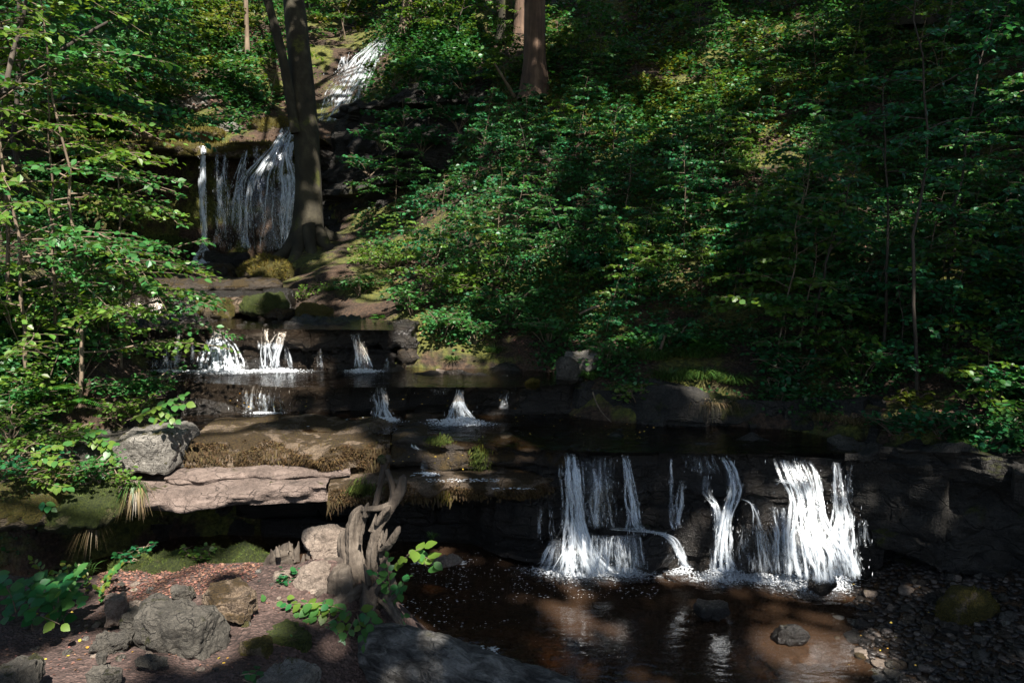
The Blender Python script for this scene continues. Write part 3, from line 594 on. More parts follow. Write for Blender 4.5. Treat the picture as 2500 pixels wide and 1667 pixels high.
# foreground rocks on the path
for i, (lab, u, v, Y, ww, dd, hh, mm, an, pp) in enumerate((
    ('big pitted grey boulder on the earth path', 440, 1540, 3.72, .36, .30, .27, 'boulder', -.25, 3.0),
    ('brown boulder with a pale sunlit edge beside the stump mound', 560, 1475, 4.0, .26, .24, .17, 'brownmoss', .4, 3.0),
    ('flat grey stone left of the pitted boulder', 275, 1570, 3.62, .20, .14, .10, 'boulder', .2, 5.0),
    ('upright weathered stone at the edge of the leaf litter', 285, 1490, 3.9, .13, .12, .16, 'stone', .3, 4.0),
    ('dark slab stone beside the upright weathered stone', 330, 1512, 3.85, .14, .14, .09, 'boulder', -.3, 5.0),
    ('pale sunlit stone in the cluster by the pitted boulder', 332, 1487, 3.98, .09, .09, .08, 'stone', .2, 3.0),
    ('pale sunlit stone leaning on the pitted boulder', 372, 1498, 3.92, .10, .08, .09, 'stone', .7, 3.0),
    ('flat pink stone at the edge of the fern patch', 280, 1457, 4.1, .11, .09, .04, 'stone', .1, 4.0),
    ('brown stone sunk in the leaf litter', 445, 1450, 4.15, .14, .12, .08, 'boulder', .3, 3.0),
    ('small blue-grey stone in front of the flat grey stone', 248, 1608, 3.42, .06, .06, .05, 'boulder', .3, 3.0),
    ('long grey stone lying in front of the pitted boulder', 375, 1612, 3.40, .15, .07, .05, 'boulder', -.2, 3.0),
    ('dark stone at the bottom edge of the path', 255, 1655, 3.22, .15, .12, .09, 'boulder', .3, 3.0),
    ('pale rock beneath the hollow under the log', 700, 1665, 3.25, .26, .2, .12, 'grey', -.2, 3.0),
    ('dark stone in the lower left corner', 30, 1655, 3.15, .22, .2, .12, 'boulder', .5, 3.0))):
    boulder('boulder', lab, u, v, Y * .955, ww * (1.0 if i < 2 else .82), dd * (1.0 if i < 2 else .8), hh * (1.0 if i < 2 else .85), M[mm], 150 + i, an, pp + 3, 16, .022 * ww / .2, cat='rock', res=max(.008, ww / 34))
boulder('mossy_log', 'low green moss-covered ridge between the path and the cave', 470, 1392, 4.60, 1.15, .30, .19, M['greenmoss'], 170, .06, 2.6, 6, .07, cat='mossy rock', res=.025)
boulder('mossy_log', 'pale green mossy hump at the left end of the moss ridge', 335, 1388, 4.55, .28, .26, .18, M['greenmoss'], 171, .2, 2.4, 4, .03, cat='mossy rock', res=.02)

for o_ in [x for x in COL.objects if x.name.startswith(('moss_bank', 'mossy_log'))]: fuzz(o_, 5200, .013, M['mossshoot'], 5)
for o_ in [x for x in COL.objects if x.name.startswith('boulder') and x.data.materials[0].name in ('mossy_rock', 'green_moss_rock')]: fuzz(o_, 2200, .012 + .03 * (o_.location.y > 9), M['mossgold' if o_.data.materials[0].name == 'mossy_rock' else 'mossshoot'], 15)

# ------------------------------------------------------------------ tubes, stems, trees
def tube(path, rad, seg=8, noise_amp=0.0, seed=0, freq=3.0, ridges=0, ridge_amp=0.0, rings=None, grain=0.0):
    path = np.array(path, float); rad = np.array(rad, float)
    if rings:
        s0 = np.linspace(0, 1, len(path)); s1 = np.linspace(0, 1, rings)
        path_ = np.stack([np.interp(s1, s0, path[:, k]) for k in range(3)], -1); rad = np.interp(s1, s0, rad)
        k = max(1, rings // len(path)); ker = np.ones(2 * k + 1) / (2 * k + 1)
        sm = np.stack([np.convolve(np.pad(path_[:, a], k, 'edge'), ker, 'valid') for a in range(3)], -1)
        path = sm if rings > 2 * k + 1 else path_
    t = np.gradient(path, axis=0); t /= np.linalg.norm(t, axis=1)[:, None] + 1e-9
    up = np.array([0, 0, 1.0]) if abs(t[0, 2]) < 0.8 else np.array([1.0, 0, 0])
    fr = [];
    n = np.cross(t[0], up); n /= np.linalg.norm(n)
    for i in range(len(path)):
        n = n - t[i] * (n @ t[i]); n /= np.linalg.norm(n) + 1e-9; fr.append(n)
    fr = np.array(fr); b = np.cross(t, fr); a = np.linspace(0, 2 * math.pi, seg, endpoint=False)
    rr = rad[:, None] * np.ones(seg)[None]
    if ridges: rr = rr * (1 + ridge_amp * np.cos(ridges * a + seed)[None])
    V = path[:, None] + rr[..., None] * (fr[:, None] * np.cos(a)[None, :, None] + b[:, None] * np.sin(a)[None, :, None])
    if noise_amp:
        dirn = V - path[:, None]; dirn /= np.linalg.norm(dirn, axis=-1, keepdims=True) + 1e-9
        V = V + dirn * (fbm(V * freq, 4, seed) * noise_amp)[..., None] * np.clip(rad / (rad.max() + 1e-9), 0, 1)[:, None, None]
    if grain:
        arc = np.concatenate([[0], np.cumsum(np.linalg.norm(np.diff(path, axis=0), axis=1))]); A, S_ = np.meshgrid(a, arc); dirn = V - path[:, None]
        V = V + dirn * (grain * (fbm(np.stack([np.cos(A) * 2.2, np.sin(A) * 2.2, S_ * 5 + seed], -1), 2, seed) - .6 * np.abs(fbm(np.stack([np.cos(A) * 5, np.sin(A) * 5, S_ * 9 + seed], -1), 2, seed + 3))))[..., None]
    I = np.arange(len(path) * seg).reshape(len(path), seg); J = np.roll(I, -1, 1)
    F = np.stack([I[:-1], J[:-1], J[1:], I[1:]], -1).reshape(-1, 4)
    return V.reshape(-1, 3), F

LEAF = np.array([[0, 0, 0], [.34, .30, .05], [.72, .34, .05], [1.25, 0, -.06], [.72, -.34, .05], [.34, -.30, .05]]) * np.array([.8, .95, 1])
LEAFROUND = np.array([[0, 0, 0], [.25, .40, .06], [.70, .44, .05], [1.12, 0, -.04], [.70, -.44, .05], [.25, -.40, .06]]) * np.array([.85, 1, 1])
LF = np.array([[0, 3, 2, 1], [0, 5, 4, 3]])
def leaves(p, d, n, s, shape=LEAF):
    """p base, d along, n normal, s size (all arrays) -> verts, faces"""
    d = d / (np.linalg.norm(d, axis=1)[:, None] + 1e-9); y = np.cross(n, d); y /= np.linalg.norm(y, axis=1)[:, None] + 1e-9; z = np.cross(d, y)
    k = len(shape); s = np.asarray(s)[:, None, None]
    V = p[:, None] + s * (shape[None, :, 0:1] * d[:, None] + shape[None, :, 1:2] * y[:, None] + shape[None, :, 2:3] * z[:, None])
    F = (LF[None] + (np.arange(len(p)) * k)[:, None, None]).reshape(-1, 4)
    return V.reshape(-1, 3), F

def sapling(seed, H, nb, L, ls, lean=(0, 0), stem_r=.012, first=.25, bias=None, droop=.25, dens=1.0, shape=LEAF, up0=.35, twig=3):
    """stem tubes + horizontal leaf sprays; returns (stem V, F), (leaf V, F) around a base at the origin"""
    r = np.random.default_rng(seed); B = Buf(); LP, LD, LN, LS = [], [], [], []
    t = np.linspace(0, 1, 14); wob = np.cumsum(r.normal(0, .012, (14, 2)), 0) * H * 0.6
    st = np.stack([lean[0] * t ** 1.5 + wob[:, 0], lean[1] * t ** 1.5 + wob[:, 1], H * t], -1)
    V, F = tube(st, stem_r * (1 - .8 * t), 6); B.add(V, F)
    az = r.uniform(0, 6.28)
    for i in range(nb):
        f = first + (1 - first) * (i + r.uniform(.2, .8)) / nb; az += 2.4 + r.normal(0, .35)
        a = az if bias is None or r.random() > bias[1] else bias[0] + r.normal(0, .55)
        b0 = np.array([np.interp(f, t, st[:, k]) for k in range(3)]); Lb = L * (1.05 - .72 * f) * r.uniform(.7, 1.2) + .06 * H
        q = np.linspace(0, 1, 8); dirh = np.array([math.cos(a), math.sin(a)]); bend = r.normal(0, .3); ub = up0 * r.uniform(.1, 2.3); db = droop * r.uniform(.5, 1.6)
        perp = np.array([-dirh[1], dirh[0]])
        br = np.stack([b0[0] + Lb * (dirh[0] * q + perp[0] * bend * q * q), b0[1] + Lb * (dirh[1] * q + perp[1] * bend * q * q), b0[2] + Lb * (ub * q - db * q * q * 1.6) + np.concatenate([[0], np.cumsum(r.normal(0, .018, 7))]) * Lb], -1)
        V, F = tube(br, stem_r * .45 * (1 - f * .5) * (1 - .75 * q) + .0008, 4); B.add(V, F)
        axes = [(br, Lb)]
        for k in range(int(twig * Lb / .25) + 2):
            g = r.uniform(.25, .95); p0 = np.array([np.interp(g, q, br[:, c]) for c in range(3)]); sd = 1 if k % 2 else -1
            tl = Lb * .42 * (1.1 - g * .6) * r.uniform(.6, 1.2); dv = dirh * .75 + perp * sd * .8; dv /= np.linalg.norm(dv)
            tw = np.stack([p0[0] + tl * dv[0] * q, p0[1] + tl * dv[1] * q, p0[2] + tl * (.08 * q - .22 * q * q)], -1)
            V, F = tube(tw[::2], .0016 * (1 - .7 * q[::2]) + .0004, 3); B.add(V, F); axes.append((tw, tl))
        for ax, ln in axes:
            m = max(3, int(dens * ln / (ls * .55))); g = np.linspace(.18, 1.0, m); pos = np.stack([np.interp(g, q, ax[:, c]) for c in range(3)], -1)
            dv = ax[-1] - ax[0]; dv = dv / np.linalg.norm(dv); pv = np.cross(dv, [0, 0, 1.0]); pv /= np.linalg.norm(pv) + 1e-9
            sd = np.where(np.arange(m) % 2, 1.0, -1.0)[:, None]
            LP.append(pos); LD.append(dv * .7 + pv * sd * .8 + r.normal(0, .35, (m, 3)) - np.array([0, 0, .15])); LN.append(np.array([0, 0, 1.0]) + r.normal(0, .45, (m, 3))); LS.append(ls * r.uniform(.6, 1.2, m) * (1 - .25 * g))
    return B.get(), leaves(np.concatenate(LP), np.concatenate(LD), np.concatenate(LN), np.concatenate(LS), shape)

def bush(seed, rad, h, n, ls, shape=LEAF, stems=9):
    r = np.random.default_rng(seed); B = Buf(); tips = []
    for i in range(stems):
        a = r.uniform(0, 6.28); rr = rad * r.uniform(.2, 1); e = np.array([math.cos(a) * rr, math.sin(a) * rr, h * r.uniform(.6, 1.05)]); q = np.linspace(0, 1, 7)
        pth = np.outer(q, e) * np.array([1, 1, 0]) + np.stack([q * 0, q * 0, e[2] * (1 - (1 - q) ** 1.7)], -1) + np.cumsum(r.normal(0, .01, (7, 3)), 0)
        V, F = tube(pth, .006 * (1 - .75 * q) + .0008, 4); B.add(V, F)
        for k in range(5):
            g = r.uniform(.35, 1); b0 = np.array([np.interp(g, q, pth[:, c]) for c in range(3)]); a2 = r.uniform(0, 6.28); l = rad * r.uniform(.3, .6)
            tw = b0 + np.outer(q, [math.cos(a2) * l, math.sin(a2) * l, .02]) - np.outer(q * q, [0, 0, .1 * l]); V, F = tube(tw[::2], .002 * (1 - .7 * q[::2]) + .0004, 3); B.add(V, F); tips.append(tw)
    m = max(3, n // len(tips)); P_, D_, N_ = [], [], []
    for tw in tips:
        g = r.uniform(.1, 1, m); pos = np.stack([np.interp(g, np.linspace(0, 1, len(tw)), tw[:, c]) for c in range(3)], -1) + r.normal(0, .015, (m, 3))
        a = r.uniform(0, 6.28, m); P_.append(pos); D_.append(np.stack([np.cos(a), np.sin(a), r.normal(-.1, .3, m)], -1) + (tw[-1] - tw[0]) * 1.5); N_.append(np.array([0, 0, 1.]) + r.normal(0, .4, (m, 3)))
    P_ = np.concatenate(P_)
    return B.get(), leaves(P_, np.concatenate(D_), np.concatenate(N_), ls * r.uniform(.55, 1.2, len(P_)), shape)

def plant(name, label, cat, gen, mats, loc, group=None, rz=0.0, sc=1.0):
    (SV, SF), (LV, LF_) = gen
    root = thing(name, label, cat, loc, group)
    link('stem', mesh_np('stem', SV, SF, mats[0]), root); f = link('foliage', mesh_np('foliage', LV, LF_, mats[1], False), root); f['kind'] = 'stuff'
    root.rotation_euler = (0, 0, rz); root.scale = (sc, sc, sc)
    return root
# ------------------------------------------------------------------ water
def pool(name, poly, z, m, label=None):
    V = np.array([G(u, v, z) for u, v in poly]); n = len(V)
    o = link(name, mesh_np(name, V, np.arange(n)[None, :], m, False)); tag(o, kind='structure')
    nrm = o.data.polygons[0].normal
    if nrm.z < 0: o.data.flip_normals()
    return o
pw = np.array([(-.9, 4.95), (-.35, 4.35), (-.3, 3.9), (-.1, 3.5), (.45, 3.0), (.45, 2.4), (2.6, 2.4), (3.2, 4.2), (3.0, 5.6), (1.2, 5.8), (.1, 5.95), (-2.6, 6.2), (-3.4, 5.4)])
o = link('plunge_pool', mesh_np('plunge_pool', np.c_[pw, np.zeros(len(pw))], np.arange(len(pw))[None, :], M['pool'], False)); tag(o, kind='structure')
pool('foam_pool', [(440, 1015), (700, 1000), (1400, 985), (2180, 1045), (2130, 1106), (1800, 1108), (1500, 1104), (1340, 1100), (1000, 1062), (700, 1052), (470, 1050)], Z1 + .012, M['shallow'])
pool('upper_pool', [(300, 898), (1000, 890), (1330, 905), (1430, 930), (1300, 945), (700, 945), (340, 925)], Z2, M['shallow'])
pool('still_pool', [(215, 770), (760, 760), (960, 785), (960, 806), (600, 803), (260, 803)], Z3, M['shallow'])
pool('terrace_pool', [(230, 700), (420, 700), (420, 727), (240, 727)], Z4 + .01, M['shallow'])

OCT = np.array([[1, 0, 0], [-1, 0, 0], [0, 1, 0], [0, -1, 0], [0, 0, 1], [0, 0, -1]], float)
OF = np.array([[0, 2, 4], [2, 1, 4], [1, 3, 4], [3, 0, 4], [2, 0, 5], [1, 2, 5], [3, 1, 5], [0, 3, 5]])
def drops(p, s):
    V = (p[:, None] + OCT[None] * s[:, None]).reshape(-1, 3); F = (OF[None] + (np.arange(len(p)) * 6)[:, None, None]).reshape(-1, 3); return V, F
wr = np.random.default_rng(77)
def waterfall(label, streams, foam=(), far=False, spray=1.0, group=None):
    """streams: lists of (u, v, width px, Y, density); foam: (u, v, ru, rv, z, n, height)"""
    n0 = streams[0][0]; b = P(streams[0][-1][0], streams[0][-1][1], streams[0][-1][3])
    root = thing('waterfall', label, 'waterfall', b, group); sp_p, sp_s = [], []
    for st in streams:
        a = np.array(st, float); q = P(a[:, 0], a[:, 1], a[:, 3]); wid = a[:, 2] / FPX * np.linalg.norm(q - [0, 0, CAM_Z], axis=1)
        L = np.concatenate([[0], np.cumsum(np.linalg.norm(np.diff(q, axis=0), axis=1))]); n = max(6, int(L[-1] / (.06 if far else .025))); s = np.linspace(0, L[-1], n)
        c = np.stack([np.interp(s, L, q[:, k]) for k in range(3)], -1); wd = np.interp(s, L, wid); de = np.interp(s, L, a[:, 4])
        if n > 9:
            k = np.ones(5) / 5; c = np.stack([np.convolve(np.pad(c[:, i], 2, 'edge'), k, 'valid') for i in range(3)], -1); wd = np.convolve(np.pad(wd, 2, 'edge'), k, 'valid')
        nu = 11; S = np.linspace(-1, 1, nu); fw = 2.3 if far else 1.0
        V = np.repeat(c[:, None], nu, 1); V[..., 0] += S[None] * wd[:, None] / 2; V[..., 1] -= (1 - S[None] ** 2) * np.minimum(wd[:, None] * .22, .10)
        uo, vo = wr.uniform(0, 40, 2); UV = np.stack([S[None] * (.35 * wd + .65 * wd.mean())[:, None] / 2 + uo, np.repeat(s[:, None], nu, 1) + vo], -1)
        D = .62 * de[:, None] * (1 - .75 * np.abs(S[None]) ** 3); D[0] *= .5; D[-1] *= .7
        I = np.arange(n * nu).reshape(n, nu); F = np.stack([I[:-1, :-1], I[1:, :-1], I[1:, 1:], I[:-1, 1:]], -1).reshape(-1, 4)
        part('water_sheet', V.reshape(-1, 3), F, M['fallfar' if far else 'fall'], root, uv=UV.reshape(-1, 2), attr=D.ravel())
        # separate strands that wander, part and end raggedly
        ns = int(np.clip(wd.max() / (.021 * fw), 2, 34)); SV, SF, SU, SD, off_ = [], [], [], [], 0
        for k_ in range(ns):
            i0 = int(wr.uniform(0, .30) * n) if wr.random() < .55 else 0; i1 = n - int(wr.uniform(0, .25) * n) if wr.random() < .4 else n
            if i1 - i0 < 5: continue
            ss = s[i0:i1]; m_ = len(ss); x0 = wr.uniform(-.92, .92); sd_ = int(wr.integers(1e4))
            q3 = np.stack([ss * (2.2 / fw) + sd_, ss * 0 + k_ * 3.1, ss * 0], -1)
            cx = x0 * wd[i0:i1] / 2 + (.022 + .03 * ss / (L[-1] + 1e-6)) * fw * vnoise(q3 * 1.5, 11) + .011 * fw * vnoise(q3 * 5.0, 12)
            w2 = fw * wr.uniform(.004, .013) * (.55 + .75 * np.clip(.5 + .7 * vnoise(q3 * 2.1 + 7, 13), 0, 1)) * (1 + .5 * ss / (L[-1] + 1e-6))
            al = np.clip(de[i0:i1] * 1.15 + .55 * vnoise(q3 * 1.7 + 3, 14) - .12, 0, 1); al[:2] *= .3; al[-2:] *= .3
            yy = c[i0:i1, 1] - (1 - x0 * x0) * np.minimum(wd[i0:i1] * .22, .10) - .012 - .02 * wr.random()
            for a_ in (-1, 0, 1): SV.append(np.stack([c[i0:i1, 0] + cx + a_ * w2, yy - (.006 * fw if a_ == 0 else 0), c[i0:i1, 2]], -1)); SU.append(np.stack([a_ * w2 + sd_ * .01, ss + sd_ * .37], -1)); SD.append(al * (1.0 if a_ == 0 else .45))
            r_ = np.arange(m_ - 1)
            for a_ in (0, 1): SF.append(np.stack([off_ + a_ * m_ + r_, off_ + a_ * m_ + r_ + 1, off_ + (a_ + 1) * m_ + r_ + 1, off_ + (a_ + 1) * m_ + r_], -1))
            off_ += 3 * m_
        if SV: part('water_strands', np.concatenate(SV), np.concatenate(SF), M['strandfar' if far else 'strand'], root, 'stuff', uv=np.concatenate(SU), attr=np.concatenate(SD))
        m = int(spray * 90 * L[-1] * np.mean(wid) ** .5 * 2.2)
        g = wr.uniform(0, 1, m) ** .8 * L[-1]; pos = np.stack([np.interp(g, s, c[:, k]) for k in range(3)], -1); ww = np.interp(g, s, wd)
        pos[:, 0] += wr.normal(0, .36, m) * ww; pos[:, 1] -= wr.uniform(.0, .10, m); sz = wr.uniform(.0008, .0024, m) * (1.8 if far else 1)
        sp_p.append(pos); sp_s.append(np.stack([sz, sz, sz * wr.uniform(2, 10, m)], -1))
    V, F = drops(np.concatenate(sp_p), np.concatenate(sp_s)); part('spray', V, F, M['foam'], root, 'stuff')
    fp, fs = [], []
    for u, v, ru, rv, z, n, hgt in foam:
        th = np.linspace(0, 2 * math.pi, 28, endpoint=False); rr = np.linspace(0.02, 1, 9); TH, RR = np.meshgrid(th, rr, indexing='ij'); wb = 1 + .35 * vnoise(np.stack([np.cos(TH) * 2 + u, np.sin(TH) * 2, RR * 0], -1), 7)
        V = G(u + np.cos(TH) * RR * ru * 1.5 * wb, v + np.sin(TH) * RR * rv * 1.7 * wb, z + .002); I = np.arange(28 * 9).reshape(28, 9); J = np.roll(I, -1, 0)
        F = np.stack([I[:, :-1], J[:, :-1], J[:, 1:], I[:, 1:]], -1).reshape(-1, 4); uvx = V[..., :2].reshape(-1, 2)
        part('foam_sheet', V.reshape(-1, 3), F, M['foamfilm'], root, uv=uvx, attr=(1.0 * (1 - RR ** 1.2) + .02).ravel())
        n = int(n * .9); r1 = np.clip(wr.normal(0, .42, n), -1.3, 1.3); r2 = np.clip(wr.normal(0, .42, n), -1.3, 1.3)
        pos = G(u + r1 * ru, v + r2 * rv, z); cen = np.exp(-(r1 ** 2 + r2 ** 2) * 1.5)
        pos[:, 2] += wr.uniform(0, 1, n) ** 2 * hgt * cen; sz = wr.uniform(.002, .008, n) * (.5 + cen) * (1.8 if far else 1)
        fp.append(pos); fs.append(np.stack([sz * wr.uniform(1, 1.8, n), sz * wr.uniform(.8, 1.4, n), sz * wr.uniform(.35, .9, n)], -1))
    if fp:
        V, F = drops(np.concatenate(fp), np.concatenate(fs)); part('foam', V, F, M['foam'], root, 'stuff')
    return root
# lower right falls
waterfall('left chute of the lower waterfall, a white column widening into bright foam',
    [[(1391, 1100, 26, 5.55, .8), (1393, 1130, 30, 5.46, .8), (1397, 1180, 33, 5.42, .85), (1403, 1280, 38, 5.38, .8), (1412, 1345, 90, 5.34, .95), (1422, 1398, 190, 5.22, 1.0)],
     [(1372, 1125, 5, 5.46, .55), (1370, 1310, 6, 5.40, .6)], [(1455, 1105, 90, 5.52, .22), (1458, 1170, 95, 5.44, .42), (1462, 1285, 100, 5.38, .38)],
     [(1365, 1312, 45, 5.30, .5), (1362, 1350, 80, 5.27, .45), (1360, 1385, 95, 5.24, .3)], [(1322, 1240, 5, 5.5, .5), (1319, 1315, 5, 5.5, .5)], [(1342, 1232, 6, 5.5, .5), (1347, 1310, 8, 5.48, .5)]],
    [(1415, 1400, 75, 16, .01, 1500, .12), (1350, 1395, 70, 14, .01, 300, .04)], spray=1.3)
waterfall('second chute of the lower waterfall, falling on a dome rock and sliding right',
    [[(1522, 1102, 16, 5.52, .75), (1530, 1140, 18, 5.44, .8), (1540, 1200, 20, 5.40, .7), (1550, 1278, 26, 5.34, .85), (1556, 1290, 70, 5.24, 1)],
     [(1500, 1284, 60, 5.25, .8), (1540, 1287, 60, 5.20, .95), (1595, 1294, 16, 5.20, .9), (1634, 1302, 16, 5.2, .9), (1648, 1333, 26, 5.22, .95), (1662, 1360, 26, 5.22, .95), (1678, 1388, 34, 5.2, .95)],
     [(1492, 1288, 140, 5.24, .55), (1495, 1335, 160, 5.2, .62), (1500, 1392, 175, 5.16, .6)]],
    [(1500, 1400, 110, 14, .01, 900, .05), (1680, 1393, 50, 10, .01, 500, .04)], spray=1.2)
waterfall('thin twin trickle between the second and middle chutes of the lower waterfall',
    [[(1638, 1110, 7, 5.5, .5), (1637, 1200, 8, 5.42, .5), (1640, 1240, 12, 5.38, .55), (1648, 1296, 20, 5.3, .6)], [(1665, 1165, 5, 5.42, .55), (1660, 1230, 8, 5.4, .5), (1650, 1290, 10, 5.32, .6)]], spray=.8)
waterfall('middle chute of the lower waterfall, bending round an arched rock',
    [[(1762, 1108, 22, 5.46, .7), (1780, 1135, 30, 5.38, .7), (1793, 1170, 34, 5.34, .75), (1790, 1212, 36, 5.28, .85), (1772, 1250, 34, 5.2, .95), (1764, 1300, 50, 5.18, .95), (1762, 1350, 58, 5.16, .9), (1764, 1395, 70, 5.12, 1)],
     [(1724, 1155, 14, 5.4, .5), (1718, 1200, 18, 5.36, .55), (1742, 1220, 18, 5.28, .8), (1750, 1258, 22, 5.24, .8), (1752, 1320, 26, 5.2, .7)],
     [(1790, 1214, 30, 5.2, .95), (1815, 1214, 18, 5.14, .8), (1842, 1232, 10, 5.1, .7), (1852, 1268, 8, 5.08, .6), (1850, 1300, 8, 5.08, .45)],
     [(1835, 1270, 60, 5.06, .3), (1840, 1320, 90, 5.05, .42), (1845, 1400, 110, 5.04, .45)], [(1700, 1106, 90, 5.46, .3), (1710, 1150, 80, 5.38, .28)], [(1872, 1215, 10, 5.2, .4), (1868, 1290, 10, 5.2, .5)]],
    [(1765, 1408, 80, 16, .01, 1300, .07), (1850, 1412, 70, 12, .01, 600, .04)], spray=1.2)
waterfall('widest chute of the lower waterfall, breaking into sunlit white foam',
    [[(1930, 1112, 84, 5.36, .5), (1945, 1140, 84, 5.3, .55), (1955, 1168, 90, 5.26, .75), (1968, 1200, 70, 5.18, .85), (1970, 1240, 72, 5.12, .85), (1978, 1287, 96, 5.06, .9), (2000, 1333, 145, 5.0, 1), (2008, 1370, 155, 4.98, 1), (2012, 1412, 165, 4.95, 1)],
     [(1893, 1168, 20, 5.28, .8), (1925, 1172, 40, 5.22, 1), (1955, 1180, 50, 5.16, .9)],
     [(2042, 1120, 30, 5.34, .4), (2046, 1170, 34, 5.28, .45), (2050, 1225, 44, 5.2, .7), (2062, 1250, 56, 5.1, .9), (2056, 1295, 60, 5.04, .9), (2064, 1350, 70, 4.98, .85), (2072, 1405, 76, 4.95, .8)],
     [(1905, 1225, 60, 5.16, .4), (1915, 1300, 70, 5.08, .55), (1925, 1400, 80, 5.0, .6)], [(2070, 1130, 5, 5.3, .5), (2070, 1220, 5, 5.24, .5)], [(2100, 1265, 18, 5.1, .5), (2102, 1330, 16, 5.06, .5)]],
    [(2005, 1425, 120, 22, .01, 2600, .10), (1900, 1418, 80, 14, .01, 800, .05), (2080, 1412, 50, 14, .01, 500, .04)], spray=1.4)
# step falls
waterfall('bell-shaped white fall in the middle of the blocky step',
    [[(538, 798, 26, 7.36, .6), (540, 827, 34, 7.28, .75), (543, 842, 74, 7.22, .7), (543, 871, 98, 7.17, .75), (545, 904, 124, 7.12, .85)], [(545, 838, 20, 7.2, .9), (556, 865, 18, 7.14, .9), (566, 902, 22, 7.10, .9)]],
    [(545, 908, 85, 6, Z2 + .01, 1100, .04)], spray=1.0)
waterfall('paired white ribbons on the blocky step, right of the bell-shaped fall',
    [[(649, 798, 16, 7.36, .5), (649, 830, 18, 7.3, .6), (646, 868, 26, 7.26, .8), (645, 904, 26, 7.22, .85)], [(692, 805, 22, 7.34, .6), (678, 833, 28, 7.28, .85), (670, 870, 20, 7.24, .85), (671, 904, 20, 7.22, .85)], [(698, 848, 8, 7.28, .5), (708, 897, 10, 7.24, .6)], [(660, 834, 60, 7.27, .6), (660, 850, 62, 7.25, .5)]],
    [(675, 906, 75, 5, Z2 + .01, 700, .03)], spray=.8)
waterfall('narrow white fall at the shaded right end of the blocky step',
    [[(868, 806, 22, 7.44, .5), (874, 826, 26, 7.38, .65), (880, 846, 28, 7.34, .75), (885, 875, 36, 7.30, .8), (888, 904, 42, 7.26, .8)], [(783, 850, 6, 7.34, .5), (783, 903, 10, 7.3, .5)], [(944, 872, 5, 7.35, .5), (946, 906, 8, 7.3, .5)]],
    [(888, 907, 50, 5, Z2 + .01, 450, .03)], spray=.8)
waterfall('thin threads of water dripping at the left end of the blocky step',
    [[(385, 824, 36, 7.34, .45), (372, 838, 60, 7.28, .35), (362, 860, 70, 7.25, .2)], [(404, 840, 5, 7.27, .6), (409, 900, 8, 7.24, .6)], [(440, 800, 10, 7.34, .6), (434, 835, 8, 7.28, .6), (433, 900, 8, 7.24, .6)], [(446, 835, 4, 7.28, .6), (436, 885, 5, 7.24, .6)], [(473, 838, 10, 7.28, .4), (471, 885, 12, 7.25, .4)], [(400, 868, 70, 7.3, .3), (400, 904, 75, 7.28, .3)]],
    [(420, 906, 60, 4, Z2 + .01, 350, .02)], spray=.8)
waterfall('tumbling white fall below the narrow one, left of the fan-shaped fall',
    [[(924, 937, 22, 6.85, .6), (927, 955, 40, 6.75, .75), (928, 970, 54, 6.68, .8), (931, 992, 46, 6.6, .75), (938, 1024, 62, 6.5, .8)]], [(940, 1026, 45, 6, Z1 + .02, 450, .03)], spray=1.0)
waterfall('fan-shaped foaming fall at the right of the low step',
    [[(1124, 946, 16, 6.8, .8), (1121, 972, 28, 6.68, .85), (1118, 994, 50, 6.58, .85), (1121, 1014, 92, 6.48, .9), (1123, 1032, 116, 6.42, .95)], [(1080, 943, 60, 6.82, .45), (1080, 960, 62, 6.78, .25)]],
    [(1124, 1034, 75, 7, Z1 + .02, 1000, .06)], spray=1.2)
waterfall('glittering thin film of water over the left of the low step', [[(660, 930, 90, 6.85, .25), (655, 955, 100, 6.72, .25), (655, 975, 105, 6.62, .38), (660, 1008, 115, 6.52, .4)], [(690, 905, 60, 7.05, .3), (690, 925, 60, 6.9, .3)]], [(650, 1008, 50, 3, Z1 + .02, 220, .01)], spray=.6)
waterfall('faint trickle on the dark beds right of the fan-shaped fall', [[(1236, 950, 22, 6.75, .35), (1230, 975, 26, 6.65, .4), (1226, 998, 22, 6.6, .4)]], spray=.4)
waterfall('tiny fall over the notch of the black shelf', [[(1004, 1072, 12, 5.84, .7), (1007, 1092, 14, 5.78, .8), (1025, 1098, 18, 5.72, .7)], [(1036, 1118, 12, 5.66, .5), (1040, 1154, 18, 5.58, .5)]], [(1040, 1156, 30, 3, .67, 150, .01)], spray=.6)
waterfall('small curtain of water on the dark step left of the round mossy boulder', [[(350, 722, 98, 8.4, .42), (350, 740, 100, 8.34, .5), (350, 770, 102, 8.3, .5)], [(385, 722, 24, 8.38, .5), (386, 770, 26, 8.28, .6)]], [(350, 771, 55, 2, Z3 + .01, 260, .02)], spray=.5)
waterfall('veil of water half hidden behind the left bank leaves', [[(135, 735, 50, 8.3, .5), (138, 765, 55, 8.2, .5)]], spray=.5)
